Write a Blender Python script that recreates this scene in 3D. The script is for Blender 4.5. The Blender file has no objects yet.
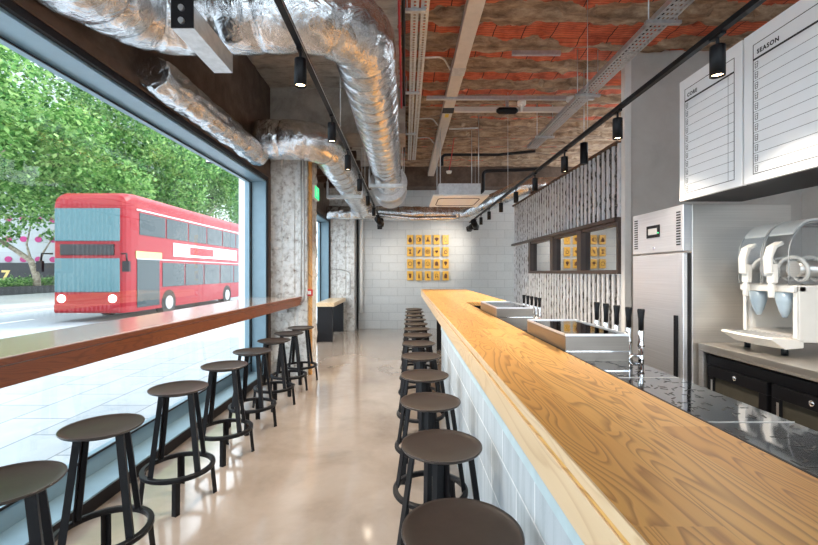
import bpy, bmesh, math, random
from mathutils import Vector, Matrix, noise
random.seed(7)
PI = math.pi
sc = bpy.context.scene
COL = sc.collection

# ------------------------------------------------------------ camera
E = 1.55
cam_d = bpy.data.cameras.new('camera')
cam = bpy.data.objects.new('camera', cam_d); COL.objects.link(cam)
cam.location = (0, 0, E); cam.rotation_euler = (PI/2, 0, 0)
cam_d.sensor_width = 36; cam_d.lens = 36*420/818
cam_d.shift_x = (409-405.5)/818; cam_d.shift_y = (272-272.5)/818
cam_d.clip_start = .05; cam_d.clip_end = 400
sc.camera = cam
# ------------------------------------------------------------ world, sun, exposure
w = bpy.data.worlds.new('world'); sc.world = w; w.use_nodes = True
bg = w.node_tree.nodes['Background']
bg.inputs[0].default_value = (.86, .94, 1, 1); bg.inputs[1].default_value = 2.7
sun_d = bpy.data.lights.new('sun', 'SUN'); sun_d.energy = 3.2; sun_d.angle = .25; sun_d.color = (1, .97, .92)
sun = bpy.data.objects.new('sun', sun_d); COL.objects.link(sun)
sun.rotation_euler = Vector((.62, .45, .9)).to_track_quat('Z', 'Y').to_euler()
sc.view_settings.view_transform = 'Standard'; sc.view_settings.look = 'None'
sc.view_settings.gamma = 1; sc.view_settings.use_curve_mapping = False
sc.view_settings.exposure = 0.7
SPOT_W = 75

# ------------------------------------------------------------ materials
def nm(name):
    m = bpy.data.materials.new(name); m.use_nodes = True
    nt = m.node_tree; return m, nt, nt.nodes, nt.links, nt.nodes['Principled BSDF']
def ramp(N, stops):
    r = N.new('ShaderNodeValToRGB'); e = r.color_ramp.elements
    while len(e) < len(stops): e.new(.5)
    for i, (p, c) in enumerate(stops):
        e[i].position = p; e[i].color = (c[0], c[1], c[2], 1)
    return r
def coords(N, L, scale=(1,1,1), kind='Object', rot=(0,0,0), loc=(0,0,0)):
    t = N.new('ShaderNodeTexCoord'); mp = N.new('ShaderNodeMapping')
    mp.inputs['Scale'].default_value = scale; mp.inputs['Rotation'].default_value = rot; mp.inputs['Location'].default_value = loc
    L.new(t.outputs[kind], mp.inputs[0]); return mp.outputs[0]
def tex_noise(N, L, vec, scale, detail=4, rough=.5, dist=0):
    n = N.new('ShaderNodeTexNoise'); n.inputs['Scale'].default_value = scale
    n.inputs['Detail'].default_value = detail; n.inputs['Roughness'].default_value = rough; n.inputs['Distortion'].default_value = dist
    L.new(vec, n.inputs['Vector']); return n.outputs['Fac']
def mixc(N, L, f, a, b, mode='MIX'):
    m = N.new('ShaderNodeMix'); m.data_type = 'RGBA'; m.blend_type = mode
    for s, v in ((0, f), (6, a), (7, b)):
        if isinstance(v, (int, float)): m.inputs[s].default_value = v
        elif isinstance(v, tuple): m.inputs[s].default_value = (v[0], v[1], v[2], 1)
        else: L.new(v, m.inputs[s])
    return m.outputs[2]
def math_n(N, L, op, a, b=None, c=None):
    m = N.new('ShaderNodeMath'); m.operation = op
    for i, v in enumerate((a, b, c)):
        if v is None: continue
        if isinstance(v, (int, float)): m.inputs[i].default_value = v
        else: L.new(v, m.inputs[i])
    return m.outputs[0]
def bump(N, L, b, h, strength=.3, dist=.01):
    n = N.new('ShaderNodeBump'); n.inputs['Strength'].default_value = strength; n.inputs['Distance'].default_value = dist
    L.new(h, n.inputs['Height']); L.new(n.outputs[0], b.inputs['Normal']); return n
def simple(name, c, rough=.5, metal=0, var=.12, scale=12, bmp=0, coat=0, spec=None, c2=None, bscale=None):
    m, nt, N, L, b = nm(name)
    v = coords(N, L)
    f = tex_noise(N, L, v, scale)
    c2 = c2 or tuple(x*(1-var) for x in c)
    r = ramp(N, [(.35, c2), (.65, c)]); L.new(f, r.inputs[0]); L.new(r.outputs[0], b.inputs['Base Color'])
    b.inputs['Roughness'].default_value = rough; b.inputs['Metallic'].default_value = metal
    b.inputs['Coat Weight'].default_value = coat
    if spec is not None: b.inputs['Specular IOR Level'].default_value = spec
    if bmp: bump(N, L, b, tex_noise(N, L, v, bscale or scale*4), bmp)
    return m
def emit(name, c, s):
    m, nt, N, L, b = nm(name)
    b.inputs['Base Color'].default_value = (*c, 1); b.inputs['Emission Color'].default_value = (*c, 1); b.inputs['Emission Strength'].default_value = s
    return m
def glass_thin(name, tint=(1,1,1), gl=.08, rough=.0, fm=.12):
    m, nt, N, L, b = nm(name); N.remove(b)
    o = N['Material Output']; t = N.new('ShaderNodeBsdfTransparent'); g = N.new('ShaderNodeBsdfGlossy'); mx = N.new('ShaderNodeMixShader'); fr = N.new('ShaderNodeFresnel')
    t.inputs[0].default_value = (*tint, 1); g.inputs['Roughness'].default_value = rough; g.inputs['Color'].default_value = (1,1,1,1)
    fr.inputs['IOR'].default_value = 1.3
    f = math_n(N, L, 'MULTIPLY_ADD', fr.outputs[0], fm, gl)
    L.new(f, mx.inputs[0]); L.new(t.outputs[0], mx.inputs[1]); L.new(g.outputs[0], mx.inputs[2]); L.new(mx.outputs[0], o.inputs[0])
    return m

def wood(name, light, mid, dark, axis='Y', stave=(.16, 1.6), grain=1.0, rough=.32, coat=.15):
    """timber in staves running along world Y"""
    m, nt, N, L, b = nm(name)
    t = N.new('ShaderNodeTexCoord'); sp = N.new('ShaderNodeSeparateXYZ'); L.new(t.outputs['Object'], sp.inputs[0])
    cross = math_n(N, L, 'ADD', sp.outputs['X'], sp.outputs['Z'])
    lo = sp.outputs['Y']
    if axis == 'X': cross, lo = math_n(N, L, 'ADD', sp.outputs['Y'], sp.outputs['Z']), sp.outputs['X']
    i = math_n(N, L, 'FLOOR', math_n(N, L, 'DIVIDE', cross, stave[0]))
    wn = N.new('ShaderNodeTexWhiteNoise'); wn.noise_dimensions = '1D'; L.new(i, wn.inputs['W'])
    off = math_n(N, L, 'MULTIPLY', wn.outputs['Value'], 7.3)
    j = math_n(N, L, 'FLOOR', math_n(N, L, 'DIVIDE', math_n(N, L, 'ADD', lo, off), stave[1]))
    wn2 = N.new('ShaderNodeTexWhiteNoise'); wn2.noise_dimensions = '2D'
    cb = N.new('ShaderNodeCombineXYZ'); L.new(i, cb.inputs[0]); L.new(j, cb.inputs[1]); L.new(cb.outputs[0], wn2.inputs['Vector'])
    rnd = wn2.outputs['Value']
    cv = N.new('ShaderNodeCombineXYZ')
    L.new(math_n(N, L, 'MULTIPLY', cross, 6*grain), cv.inputs[0])
    L.new(math_n(N, L, 'MULTIPLY', lo, .9*grain), cv.inputs[1])
    L.new(math_n(N, L, 'MULTIPLY', rnd, 50), cv.inputs[2])
    n1 = tex_noise(N, L, cv.outputs[0], 1.0, 2, .5, .6)
    rings = math_n(N, L, 'FRACT', math_n(N, L, 'MULTIPLY', n1, 21))
    rr = ramp(N, [(0, (0,0,0)), (.5, (.12,.12,.12)), (.86, (1,1,1)), (1, (0,0,0))]); L.new(rings, rr.inputs[0])
    cv2 = N.new('ShaderNodeCombineXYZ')
    L.new(math_n(N, L, 'MULTIPLY', cross, 160), cv2.inputs[0]); L.new(math_n(N, L, 'MULTIPLY', lo, 3), cv2.inputs[1]); L.new(rnd, cv2.inputs[2])
    fine = tex_noise(N, L, cv2.outputs[0], 1, 3)
    base = mixc(N, L, rnd, light, mid)
    c1 = mixc(N, L, math_n(N, L, 'MULTIPLY', rr.outputs[0], .78), base, dark)
    c2 = mixc(N, L, math_n(N, L, 'MULTIPLY', fine, .7), c1, mid)
    L.new(c2, b.inputs['Base Color'])
    b.inputs['Roughness'].default_value = rough; b.inputs['Coat Weight'].default_value = coat; b.inputs['Coat Roughness'].default_value = .15
    bump(N, L, b, fine, .12, .002)
    return m

M = {}
M['oak'] = wood('golden_oak', (.84, .50, .16), (.66, .32, .08), (.17, .045, .008), stave=(.15, 1.9), coat=.05, rough=.38)
M['oak_edge'] = wood('window_lit_oak_edge', (.84, .66, .45), (.78, .56, .34), (.60, .38, .19), stave=(.3, 5), grain=.8)  # oak paled in its colour for window light on the bar front
M['red_oak'] = wood('red_brown_wood', (.27, .085, .028), (.19, .052, .016), (.06, .015, .006), stave=(.2, 3), grain=1.3)
M['counter_top'] = wood('sheen_lightened_counter', (.72, .54, .42), (.64, .46, .34), (.42, .26, .17), stave=(.12, 2), rough=.12, coat=1)  # wood colour lightened to carry the bright street's reflection on the top
M['black'] = simple('black_powder_coat', (.008, .008, .010), .42, spec=.22)
M['seat'] = simple('bronze_black_seat', (.042, .031, .027), .34, var=.15, scale=30)
M['satin_black'] = simple('satin_black_metal', (.014, .013, .015), .42, scale=30, spec=.25)
M['steel_blue'] = simple('blue_grey_window_steel', (.20, .31, .38), .35, .1, var=.06)
M['dark_frame'] = simple('dark_frame_strip', (.014, .012, .014), .5, spec=.25)
M['brown_strip'] = simple('brown_timber_strip', (.12, .065, .04), .6, var=.3)
M['brown_frame'] = simple('dark_brown_window_frame', (.07, .045, .038), .4)
M['white_paint'] = simple('white_paint', (.80, .80, .78), .5, var=.04)
M['galv'] = simple('galvanised_steel', (.62, .63, .64), .38, .75, var=.18, scale=25)
M['trunking'] = simple('cream_trunking', (.66, .60, .54), .45, .1, var=.08)
M['copper_conduit'] = simple('grey_conduit', (.42, .40, .38), .4, .7)
M['red_cable'] = simple('red_cable', (.55, .02, .03), .4)
M['red_plastic'] = simple('red_plastic', (.6, .02, .02), .35)
M['yellow_label'] = simple('yellow_sticker', (.85, .6, .03), .4)
M['white_plastic'] = simple('white_plastic', (.80, .77, .72), .3, var=.03)
M['grey_plastic'] = simple('grey_plastic', (.42, .42, .42), .5)
M['chrome'] = simple('chrome', (.85, .85, .87), .1, 1, var=.03)
M['glass_pane'] = glass_thin('clear_window_glass', (.97, .99, 1), .0)
M['bowl_glass'] = glass_thin('clear_bowl_plastic', (.96, .97, .98), .03, .02, .35)
M['gold_card'] = simple('gold_painted_card', (.78, .44, .06), .45, var=.2, scale=9)
M['card_icon'] = simple('dark_brown_icon', (.10, .03, .01), .6)
M['ink'] = simple('black_ink', (.01, .01, .012), .5)
M['board'] = simple('white_menu_board', (.90, .92, .94), .25, var=.02, coat=.3)
M['exit_green'] = emit('lit_green_sign', (.02, .62, .22), 1.2)
M['lamp_face'] = emit('warm_lamp_face', (1, .72, .42), 14)
M['pave_edge'] = simple('kerb_stone', (.42, .43, .44), .8)
M['blue_tape'] = simple('pale_blue_sealant', (.50, .62, .66), .6)

def mk_floor():
    m, nt, N, L, b = nm('polished_beige_concrete')
    v = coords(N, L)
    f = tex_noise(N, L, v, 1.3, 6, .6, .4); g = tex_noise(N, L, v, 14, 5, .6)
    r = ramp(N, [(.25, (.19, .15, .12)), (.5, (.30, .252, .215)), (.75, (.39, .34, .30))]); L.new(f, r.inputs[0])
    c = mixc(N, L, math_n(N, L, 'MULTIPLY', g, .35), r.outputs[0], (.42, .34, .28)); L.new(c, b.inputs['Base Color'])
    rr = ramp(N, [(.3, (.07,)*3), (.7, (.17,)*3)]); L.new(tex_noise(N, L, v, 3, 5), rr.inputs[0]); L.new(rr.outputs[0], b.inputs['Roughness'])
    b.inputs['Specular IOR Level'].default_value = .6; b.inputs['Coat Weight'].default_value = .5; b.inputs['Coat Roughness'].default_value = .08
    bump(N, L, b, tex_noise(N, L, v, 7, 3), .06, .004)
    return m
M['floor'] = mk_floor()

def mk_block(name, axis, c=(.58, .60, .605), mort=(.42, .44, .45), bw=.45, bh=.225, z0=0, comb=0):
    m, nt, N, L, b = nm(name)
    t = N.new('ShaderNodeTexCoord'); s = N.new('ShaderNodeSeparateXYZ'); L.new(t.outputs['Object'], s.inputs[0])
    cb = N.new('ShaderNodeCombineXYZ'); L.new(s.outputs[axis], cb.inputs[0]); L.new(math_n(N, L, 'ADD', s.outputs['Z'], z0), cb.inputs[1])
    br = N.new('ShaderNodeTexBrick'); br.inputs['Scale'].default_value = 1; br.inputs['Brick Width'].default_value = bw; br.inputs['Row Height'].default_value = bh
    br.inputs['Mortar Size'].default_value = .006; br.inputs['Mortar Smooth'].default_value = .3
    br.inputs['Color1'].default_value = (*c, 1); br.inputs['Color2'].default_value = (*[x*.94 for x in c], 1); br.inputs['Mortar'].default_value = (*mort, 1)
    L.new(cb.outputs[0], br.inputs['Vector'])
    v = t.outputs['Object']
    f = tex_noise(N, L, v, 30, 5, .7)
    if comb:
        mp = N.new('ShaderNodeMapping'); mp.inputs['Scale'].default_value = (12, 12, 1.2); L.new(v, mp.inputs[0])
        f2 = tex_noise(N, L, mp.outputs[0], 1.6, 5, .65)
        rr = ramp(N, [(.35, (.80, .82, .83)), (.55, (1,1,1))]); L.new(f2, rr.inputs[0])
        col = mixc(N, L, 1.0, br.outputs['Color'], rr.outputs[0], 'MULTIPLY')
    else:
        rr = ramp(N, [(.3, (.9,)*3), (.5, (1,1,1))]); L.new(f, rr.inputs[0]); col = mixc(N, L, 1.0, br.outputs['Color'], rr.outputs[0], 'MULTIPLY')
    L.new(col, b.inputs['Base Color']); b.inputs['Roughness'].default_value = .75
    h = math_n(N, L, 'SUBTRACT', math_n(N, L, 'MULTIPLY', f, .25), br.outputs['Fac'])
    bump(N, L, b, h, .5, .01)
    return m
M['back_block'] = mk_block('painted_white_blockwork', 'X')
M['bar_block'] = mk_block('whitewashed_bar_blockwork', 'Y', (.46, .51, .55), (.72, .75, .77), z0=-.065, comb=1)
M['left_block'] = mk_block('painted_white_blockwork_side', 'Y')

def mk_ceiling():
    m, nt, N, L, b = nm('clay_pot_and_rib_ceiling')
    t = N.new('ShaderNodeTexCoord'); v = t.outputs['Object']; s = N.new('ShaderNodeSeparateXYZ'); L.new(v, s.inputs[0])
    X, Y = s.outputs['X'], s.outputs['Y']
    mp = N.new('ShaderNodeMapping'); mp.inputs['Scale'].default_value = (1, 1, 1); L.new(v, mp.inputs[0])
    edge = tex_noise(N, L, v, 3.5, 5, .65)
    yy = math_n(N, L, 'ADD', Y, math_n(N, L, 'MULTIPLY', math_n(N, L, 'SUBTRACT', edge, .5), .22))
    fr = math_n(N, L, 'FRACT', math_n(N, L, 'DIVIDE', math_n(N, L, 'ADD', yy, -4.60+5.6), .56))
    # red where fr<.62, thinning out with patches of mortar smeared over
    patch = tex_noise(N, L, v, .9, 3, .5)
    thr = math_n(N, L, 'MULTIPLY_ADD', math_n(N, L, 'SUBTRACT', patch, .5), -1.3, .50)
    far = math_n(N, L, 'MULTIPLY', math_n(N, L, 'MAXIMUM', math_n(N, L, 'SUBTRACT', Y, 5.2), 0), .13)
    thr = math_n(N, L, 'SUBTRACT', thr, math_n(N, L, 'MINIMUM', far, .38))
    isred = math_n(N, L, 'LESS_THAN', fr, thr)
    right = math_n(N, L, 'GREATER_THAN', math_n(N, L, 'ADD', X, math_n(N, L, 'MULTIPLY', edge, .2)), .02)
    isred = math_n(N, L, 'MULTIPLY', isred, right)
    # block joints
    jx = math_n(N, L, 'FRACT', math_n(N, L, 'DIVIDE', math_n(N, L, 'ADD', X, math_n(N, L, 'MULTIPLY', math_n(N, L, 'FLOOR', math_n(N, L, 'DIVIDE', math_n(N, L, 'ADD', Y, 1), .56)), .137)), .34))
    joint = math_n(N, L, 'LESS_THAN', jx, .035)
    ribs = math_n(N, L, 'FRACT', math_n(N, L, 'MULTIPLY', Y, 24))
    ribd = math_n(N, L, 'LESS_THAN', ribs, .3)
    n2 = tex_noise(N, L, v, 6, 5, .6)
    red = ramp(N, [(.25, (.26, .05, .022)), (.5, (.58, .12, .055)), (.75, (.74, .21, .10))]); L.new(n2, red.inputs[0])
    redc = mixc(N, L, math_n(N, L, 'MULTIPLY', ribd, .45), red.outputs[0], (.14, .03, .015))
    redc = mixc(N, L, joint, redc, (.05, .02, .015))
    mps = N.new('ShaderNodeMapping'); mps.inputs['Scale'].default_value = (1, 2.6, 1); L.new(v, mps.inputs[0])
    n3 = tex_noise(N, L, mps.outputs[0], 3.5, 8, .7)
    cem = ramp(N, [(.3, (.09, .05, .03)), (.48, (.27, .175, .11)), (.62, (.44, .32, .215)), (.8, (.58, .48, .37))]); L.new(n3, cem.inputs[0])
    grey = ramp(N, [(.3, (.24, .205, .17)), (.5, (.44, .395, .345)), (.75, (.60, .55, .49))]); L.new(n3, grey.inputs[0])
    base = mixc(N, L, right, grey.outputs[0], cem.outputs[0])
    L.new(mixc(N, L, isred, base, redc), b.inputs['Base Color']); b.inputs['Roughness'].default_value = .85
    h = math_n(N, L, 'ADD', math_n(N, L, 'MULTIPLY', isred, -.8), math_n(N, L, 'MULTIPLY', n3, 1.4))
    h = math_n(N, L, 'SUBTRACT', h, math_n(N, L, 'MULTIPLY', math_n(N, L, 'MULTIPLY', ribd, isred), .3))
    bump(N, L, b, h, .65, .025)
    return m
M['ceiling'] = mk_ceiling()

def mk_rough(name, stops, scale=6, bs=.8, mapping=(1,1,1), d=.02):
    m, nt, N, L, b = nm(name)
    v = coords(N, L, mapping); f = tex_noise(N, L, v, scale, 9, .7, .3)
    r = ramp(N, stops); L.new(f, r.inputs[0]); L.new(r.outputs[0], b.inputs['Base Color']); b.inputs['Roughness'].default_value = .85
    bump(N, L, b, f, bs, d); return m
M['raw_column'] = mk_rough('stripped_concrete', [(.30, (.12, .09, .07)), (.40, (.48, .45, .42)), (.52, (.70, .69, .67)), (.8, (.80, .80, .79))], 11, .9)
M['grey_concrete'] = mk_rough('taupe_concrete', [(.3, (.24, .205, .17)), (.55, (.42, .375, .33)), (.85, (.56, .52, .47))], 3, .5)
M['brown_concrete'] = mk_rough('brown_stained_concrete', [(.3, (.055, .035, .025)), (.6, (.14, .095, .07)), (.85, (.25, .19, .15))], 3, .5)
M['plaster'] = mk_rough('grey_plaster', [(.3, (.52, .50, .47)), (.6, (.60, .58, .55)), (.9, (.66, .64, .61))], 2.2, .12, d=.01)
M['ribbed'] = mk_rough('ribbed_concrete_panel', [(.28, (.20, .20, .20)), (.36, (.60, .61, .63)), (.55, (.70, .71, .74)), (.8, (.76, .77, .80))], 14, .25, (1, 1, .8), .008)
M['rib_gap'] = mk_rough('rib_gap_concrete', [(.38, (.006, .006, .006)), (.50, (.05, .045, .042)), (.60, (.22, .205, .19)), (.75, (.42, .40, .38))], 26, .6, (1, 1, 1))
M['pavement'] = None
def mk_pave():
    m, nt, N, L, b = nm('pale_paving_slabs')
    t = N.new('ShaderNodeTexCoord')
    mp = N.new('ShaderNodeMapping'); mp.inputs['Rotation'].default_value = (0, 0, PI/2); L.new(t.outputs['Object'], mp.inputs[0])
    br = N.new('ShaderNodeTexBrick'); br.inputs['Scale'].default_value = 1; br.inputs['Brick Width'].default_value = .9; br.inputs['Row Height'].default_value = .6
    br.inputs['Mortar Size'].default_value = .008; br.inputs['Color1'].default_value = (.42, .45, .48, 1); br.inputs['Color2'].default_value = (.35, .38, .41, 1); br.inputs['Mortar'].default_value = (.13, .15, .17, 1)
    L.new(mp.outputs[0], br.inputs['Vector'])
    r = ramp(N, [(.3, (.86, .87, .88)), (.6, (1, 1, 1))]); L.new(tex_noise(N, L, t.outputs['Object'], 2.5, 6, .7), r.inputs[0])
    L.new(mixc(N, L, 1.0, br.outputs['Color'], r.outputs[0], 'MULTIPLY'), b.inputs['Base Color']); b.inputs['Roughness'].default_value = .5
    return m
M['pavement'] = mk_pave()
M['asphalt'] = mk_rough('grey_asphalt', [(.3, (.20, .23, .26)), (.7, (.29, .32, .35))], 9, .2)
M['road_paint'] = simple('white_road_paint', (.8, .8, .8), .6)

def mk_foil():
    m, nt, N, L, b = nm('crumpled_silver_foil')
    v = coords(N, L)
    a = tex_noise(N, L, v, 7, 3, .5, 1.2)
    c = tex_noise(N, L, v, 30, 4, .6, .8)
    vo = N.new('ShaderNodeTexVoronoi'); vo.inputs['Scale'].default_value = 11; L.new(v, vo.inputs['Vector'])
    r = ramp(N, [(.3, (.55, .55, .56)), (.7, (.88, .89, .91))]); L.new(a, r.inputs[0]); L.new(r.outputs[0], b.inputs['Base Color'])
    b.inputs['Metallic'].default_value = 1; b.inputs['Roughness'].default_value = .2
    h = math_n(N, L, 'ADD', a, math_n(N, L, 'ADD', math_n(N, L, 'MULTIPLY', c, .35), math_n(N, L, 'MULTIPLY', vo.outputs[0], .35)))
    bump(N, L, b, h, .5, .03)
    return m
M['foil'] = mk_foil()
def mk_brushed(name, c=(.62, .60, .58), rough=.24, sc_=(1, 1, 90)):
    m, nt, N, L, b = nm(name)
    v = coords(N, L, sc_); f = tex_noise(N, L, v, 1.5, 4)
    r = ramp(N, [(.3, tuple(x*.88 for x in c)), (.7, c)]); L.new(f, r.inputs[0]); L.new(r.outputs[0], b.inputs['Base Color'])
    b.inputs['Metallic'].default_value = .85; b.inputs['Roughness'].default_value = rough
    big = tex_noise(N, L, coords(N, L, (.6, .6, 3)), 1.4, 2)
    bump(N, L, b, math_n(N, L, 'ADD', math_n(N, L, 'MULTIPLY', big, .8), math_n(N, L, 'MULTIPLY', f, .02)), .25, .03)
    return m
M['steel'] = mk_brushed('brushed_stainless', (.78, .75, .71), .36)
M['steel_box'] = mk_brushed('brushed_box_steel', (.27, .235, .205), .33)
M['steel_door'] = mk_brushed('brushed_stainless_door', (.84, .85, .88), .42)
M['slab_steel'] = mk_brushed('brushed_worktop_steel', (.66, .62, .57), .3, (60, 1, 1))
def mk_polish():
    m, nt, N, L, b = nm('dark_polished_steel')
    b.inputs['Base Color'].default_value = (.30, .31, .33, 1); b.inputs['Metallic'].default_value = 1; b.inputs['Roughness'].default_value = .05
    bump(N, L, b, tex_noise(N, L, coords(N, L), 5, 2), .06, .01)
    return m
M['polish'] = mk_polish()
M['mirror_pane'] = None
def mk_mir():
    m, nt, N, L, b = nm('reflective_kitchen_glass')
    b.inputs['Base Color'].default_value = (.55, .56, .57, 1); b.inputs['Metallic'].default_value = 1; b.inputs['Roughness'].default_value = .03
    return m
M['mirror_pane'] = mk_mir()
M['cooler_glass'] = simple('dark_cooler_glass', (.16, .15, .12), .08, .5, coat=.6)
# exterior
M['bus_red'] = simple('bus_red_paint', (.25, .003, .010), .35, var=.05, spec=.3)
M['bus_glass'] = simple('bus_dark_glass', (.02, .035, .04), .12, 0, spec=.35)
M['bus_screen'] = simple('bus_windscreen_teal', (.06, .15, .17), .12, 0, spec=.4)
M['bus_white'] = simple('bus_white_stripe', (.62, .60, .62), .35)
M['bus_yellow'] = simple('bus_yellow_panel', (.55, .46, .16), .4)
M['tyre'] = simple('tyre_rubber', (.02, .02, .02), .8)
M['head_lamp'] = emit('white_headlamp', (1, 1, 1), 3)
M['leaf'] = None
def mk_leaf():
    m, nt, N, L, b = nm('bright_green_leaf')
    v = coords(N, L)
    n = tex_noise(N, L, v, 2.2, 3); o = N.new('ShaderNodeNewGeometry')
    f = math_n(N, L, 'ADD', math_n(N, L, 'MULTIPLY', n, .6), math_n(N, L, 'MULTIPLY', o.outputs['Random Per Island'], .5))
    r = ramp(N, [(.25, (.018, .085, .025)), (.48, (.12, .30, .075)), (.8, (.40, .60, .22))]); L.new(f, r.inputs[0])
    L.new(r.outputs[0], b.inputs['Base Color']); b.inputs['Roughness'].default_value = .5
    tr = N.new('ShaderNodeBsdfTranslucent'); L.new(r.outputs[0], tr.inputs[0]); mx = N.new('ShaderNodeMixShader'); mx.inputs[0].default_value = .45
    L.new(b.outputs[0], mx.inputs[1]); L.new(tr.outputs[0], mx.inputs[2]); L.new(mx.outputs[0], N['Material Output'].inputs[0])
    return m
M['leaf'] = mk_leaf()
M['bark'] = mk_rough('mottled_plane_bark', [(.35, (.16, .12, .09)), (.55, (.38, .33, .26)), (.7, (.55, .5, .4))], 5, .5)
M['facade'] = mk_block('grey_panel_facade', 'X', (.50, .53, .56), (.30, .33, .36), 2.4, 1.1)
M['magenta'] = simple('magenta_disc', (.50, .03, .20), .5)
M['gold_letter'] = simple('gold_lettering', (.75, .55, .2), .4)
M['hoard'] = simple('black_hoarding', (.018, .02, .024), .4)

# ------------------------------------------------------------ mesh helpers
class MB:
    def __init__(s): s.v = []; s.f = []; s.sm = []
    def add(s, vs, fs, smooth=False):
        o = len(s.v); s.v += [tuple(v) for v in vs]; s.f += [tuple(i+o for i in f) for f in fs]; s.sm += [smooth]*len(fs); return s
    def box(s, x0, x1, y0, y1, z0, z1):
        return s.add([(x0,y0,z0),(x1,y0,z0),(x1,y1,z0),(x0,y1,z0),(x0,y0,z1),(x1,y0,z1),(x1,y1,z1),(x0,y1,z1)],
                     [(0,3,2,1),(4,5,6,7),(0,1,5,4),(1,2,6,5),(2,3,7,6),(3,0,4,7)])
    def obox(s, mat, sx, sy, sz):
        vs = [mat @ Vector((x*sx/2, y*sy/2, z*sz/2)) for z in (-1,1) for (x,y) in ((-1,-1),(1,-1),(1,1),(-1,1))]
        return s.add(vs, [(0,3,2,1),(4,5,6,7),(0,1,5,4),(1,2,6,5),(2,3,7,6),(3,0,4,7)])
    def prism(s, poly, axis, a, b, smooth=False):
        """poly of 2D points extruded along axis from a to b"""
        def P(p, t):
            return {'x': (t, p[0], p[1]), 'y': (p[0], t, p[1]), 'z': (p[0], p[1], t)}[axis]
        n = len(poly); vs = [P(p, a) for p in poly]+[P(p, b) for p in poly]
        fs = [tuple(range(n)), tuple(reversed(range(n, 2*n)))]
        s.add(vs, fs, False)
        o = len(s.v)-2*n
        for i in range(n):
            j = (i+1) % n; s.f.append((o+i, o+n+i, o+n+j, o+j)); s.sm.append(smooth)
        return s
    def tube(s, path, r, n=16, cap=True, smooth=True, flat=None):
        path = [Vector(p) for p in path]; k = len(path)
        rs = r if isinstance(r, (list, tuple)) else [r]*k
        up = None; vs = []
        for i, p in enumerate(path):
            t = (path[min(i+1, k-1)]-path[max(i-1, 0)]).normalized()
            if up is None:
                up = Vector((0,0,1)) if abs(t.z) < .9 else Vector((1,0,0))
            a = (up-t*up.dot(t)).normalized(); up = a; bb = t.cross(a)
            for q in range(n):
                th = 2*PI*q/n; rr = rs[i](th) if callable(rs[i]) else rs[i]
                vs.append(p+(a*math.cos(th)+bb*math.sin(th))*rr)
        fs = [(i*n+q, i*n+(q+1)%n, (i+1)*n+(q+1)%n, (i+1)*n+q) for i in range(k-1) for q in range(n)]
        s.add(vs, fs, smooth)
        if cap:
            o = len(s.v)-k*n
            s.f.append(tuple(o+q for q in reversed(range(n)))); s.sm.append(False)
            s.f.append(tuple(o+(k-1)*n+q for q in range(n))); s.sm.append(False)
        return s
    def cyl(s, p0, p1, r, n=20, r2=None): return s.tube([p0, p1], [r, r if r2 is None else r2], n)
    def lathe(s, prof, c=(0,0,0), n=40, smooth=True):
        vs = [(c[0]+r*math.cos(2*PI*q/n), c[1]+r*math.sin(2*PI*q/n), c[2]+z) for r, z in prof for q in range(n)]
        k = len(prof)
        fs = [(i*n+q, i*n+(q+1)%n, (i+1)*n+(q+1)%n, (i+1)*n+q) for i in range(k-1) for q in range(n)]
        s.add(vs, fs, smooth)
        return s
    def ring(s, c, ro, ri, z0, z1, n=48):
        return s.lathe([(ri, z0), (ro, z0), (ro, z1), (ri, z1), (ri, z0)], c, n, False)
    def build(s, name, mat, parent=None, bevel=0, label=None, seg=2):
        me = bpy.data.meshes.new(name); me.from_pydata(s.v, [], s.f)
        me.polygons.foreach_set('use_smooth', s.sm); me.materials.append(M[mat] if isinstance(mat, str) else mat)
        bm = bmesh.new(); bm.from_mesh(me); bmesh.ops.recalc_face_normals(bm, faces=bm.faces); bm.to_mesh(me); bm.free()
        o = bpy.data.objects.new(name, me); COL.objects.link(o)
        if parent: o.parent = parent
        if bevel:
            md = o.modifiers.new('bevel', 'BEVEL'); md.width = bevel; md.segments = seg; md.limit_method = 'ANGLE'
        if label: o['label'] = label
        return o
def tag(o, label, cat, group=None, kind=None):
    if label: o['label'] = label
    if cat: o['category'] = cat
    if group: o['group'] = group
    if kind: o['kind'] = kind
    return o
def thing(name, label, cat, loc=(0,0,0), rz=0, group=None):
    o = bpy.data.objects.new(name, None); COL.objects.link(o); o.location = loc; o.rotation_euler = (0,0,rz); o.empty_display_size = .1
    return tag(o, label, cat, group)
def struct(o): o['kind'] = 'structure'; return o
def dup(root, loc, rz, label):
    def cp(o, par):
        c = o.copy(); COL.objects.link(c)
        if par is not None: c.parent = par
        for ch in o.children: cp(ch, c)
        return c
    r = cp(root, None); r.location = loc; r.rotation_euler = (0,0,rz); r['label'] = label
    return r
def text(name, s, size, mat, parent, loc, rot, extrude=.001, font_bold=False, space=1):
    cu = bpy.data.curves.new(name, 'FONT'); cu.body = s; cu.size = size; cu.extrude = extrude; cu.space_character = space
    if font_bold: cu.offset = size*.035
    cu.materials.append(M[mat]); o = bpy.data.objects.new(name, cu); COL.objects.link(o)
    o.location = loc; o.rotation_euler = rot
    dg = bpy.context.evaluated_depsgraph_get(); me = bpy.data.meshes.new_from_object(o.evaluated_get(dg))
    m2 = bpy.data.objects.new(name, me); COL.objects.link(m2); m2.location = loc; m2.rotation_euler = rot; m2.parent = parent
    bpy.data.objects.remove(o); return m2
ORD = ['nearest', 'second nearest', 'third nearest', 'fourth nearest', 'fifth nearest', 'sixth nearest', 'seventh nearest', 'eighth nearest', 'ninth nearest', 'tenth nearest', 'eleventh nearest', 'twelfth nearest', 'farthest']

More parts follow.
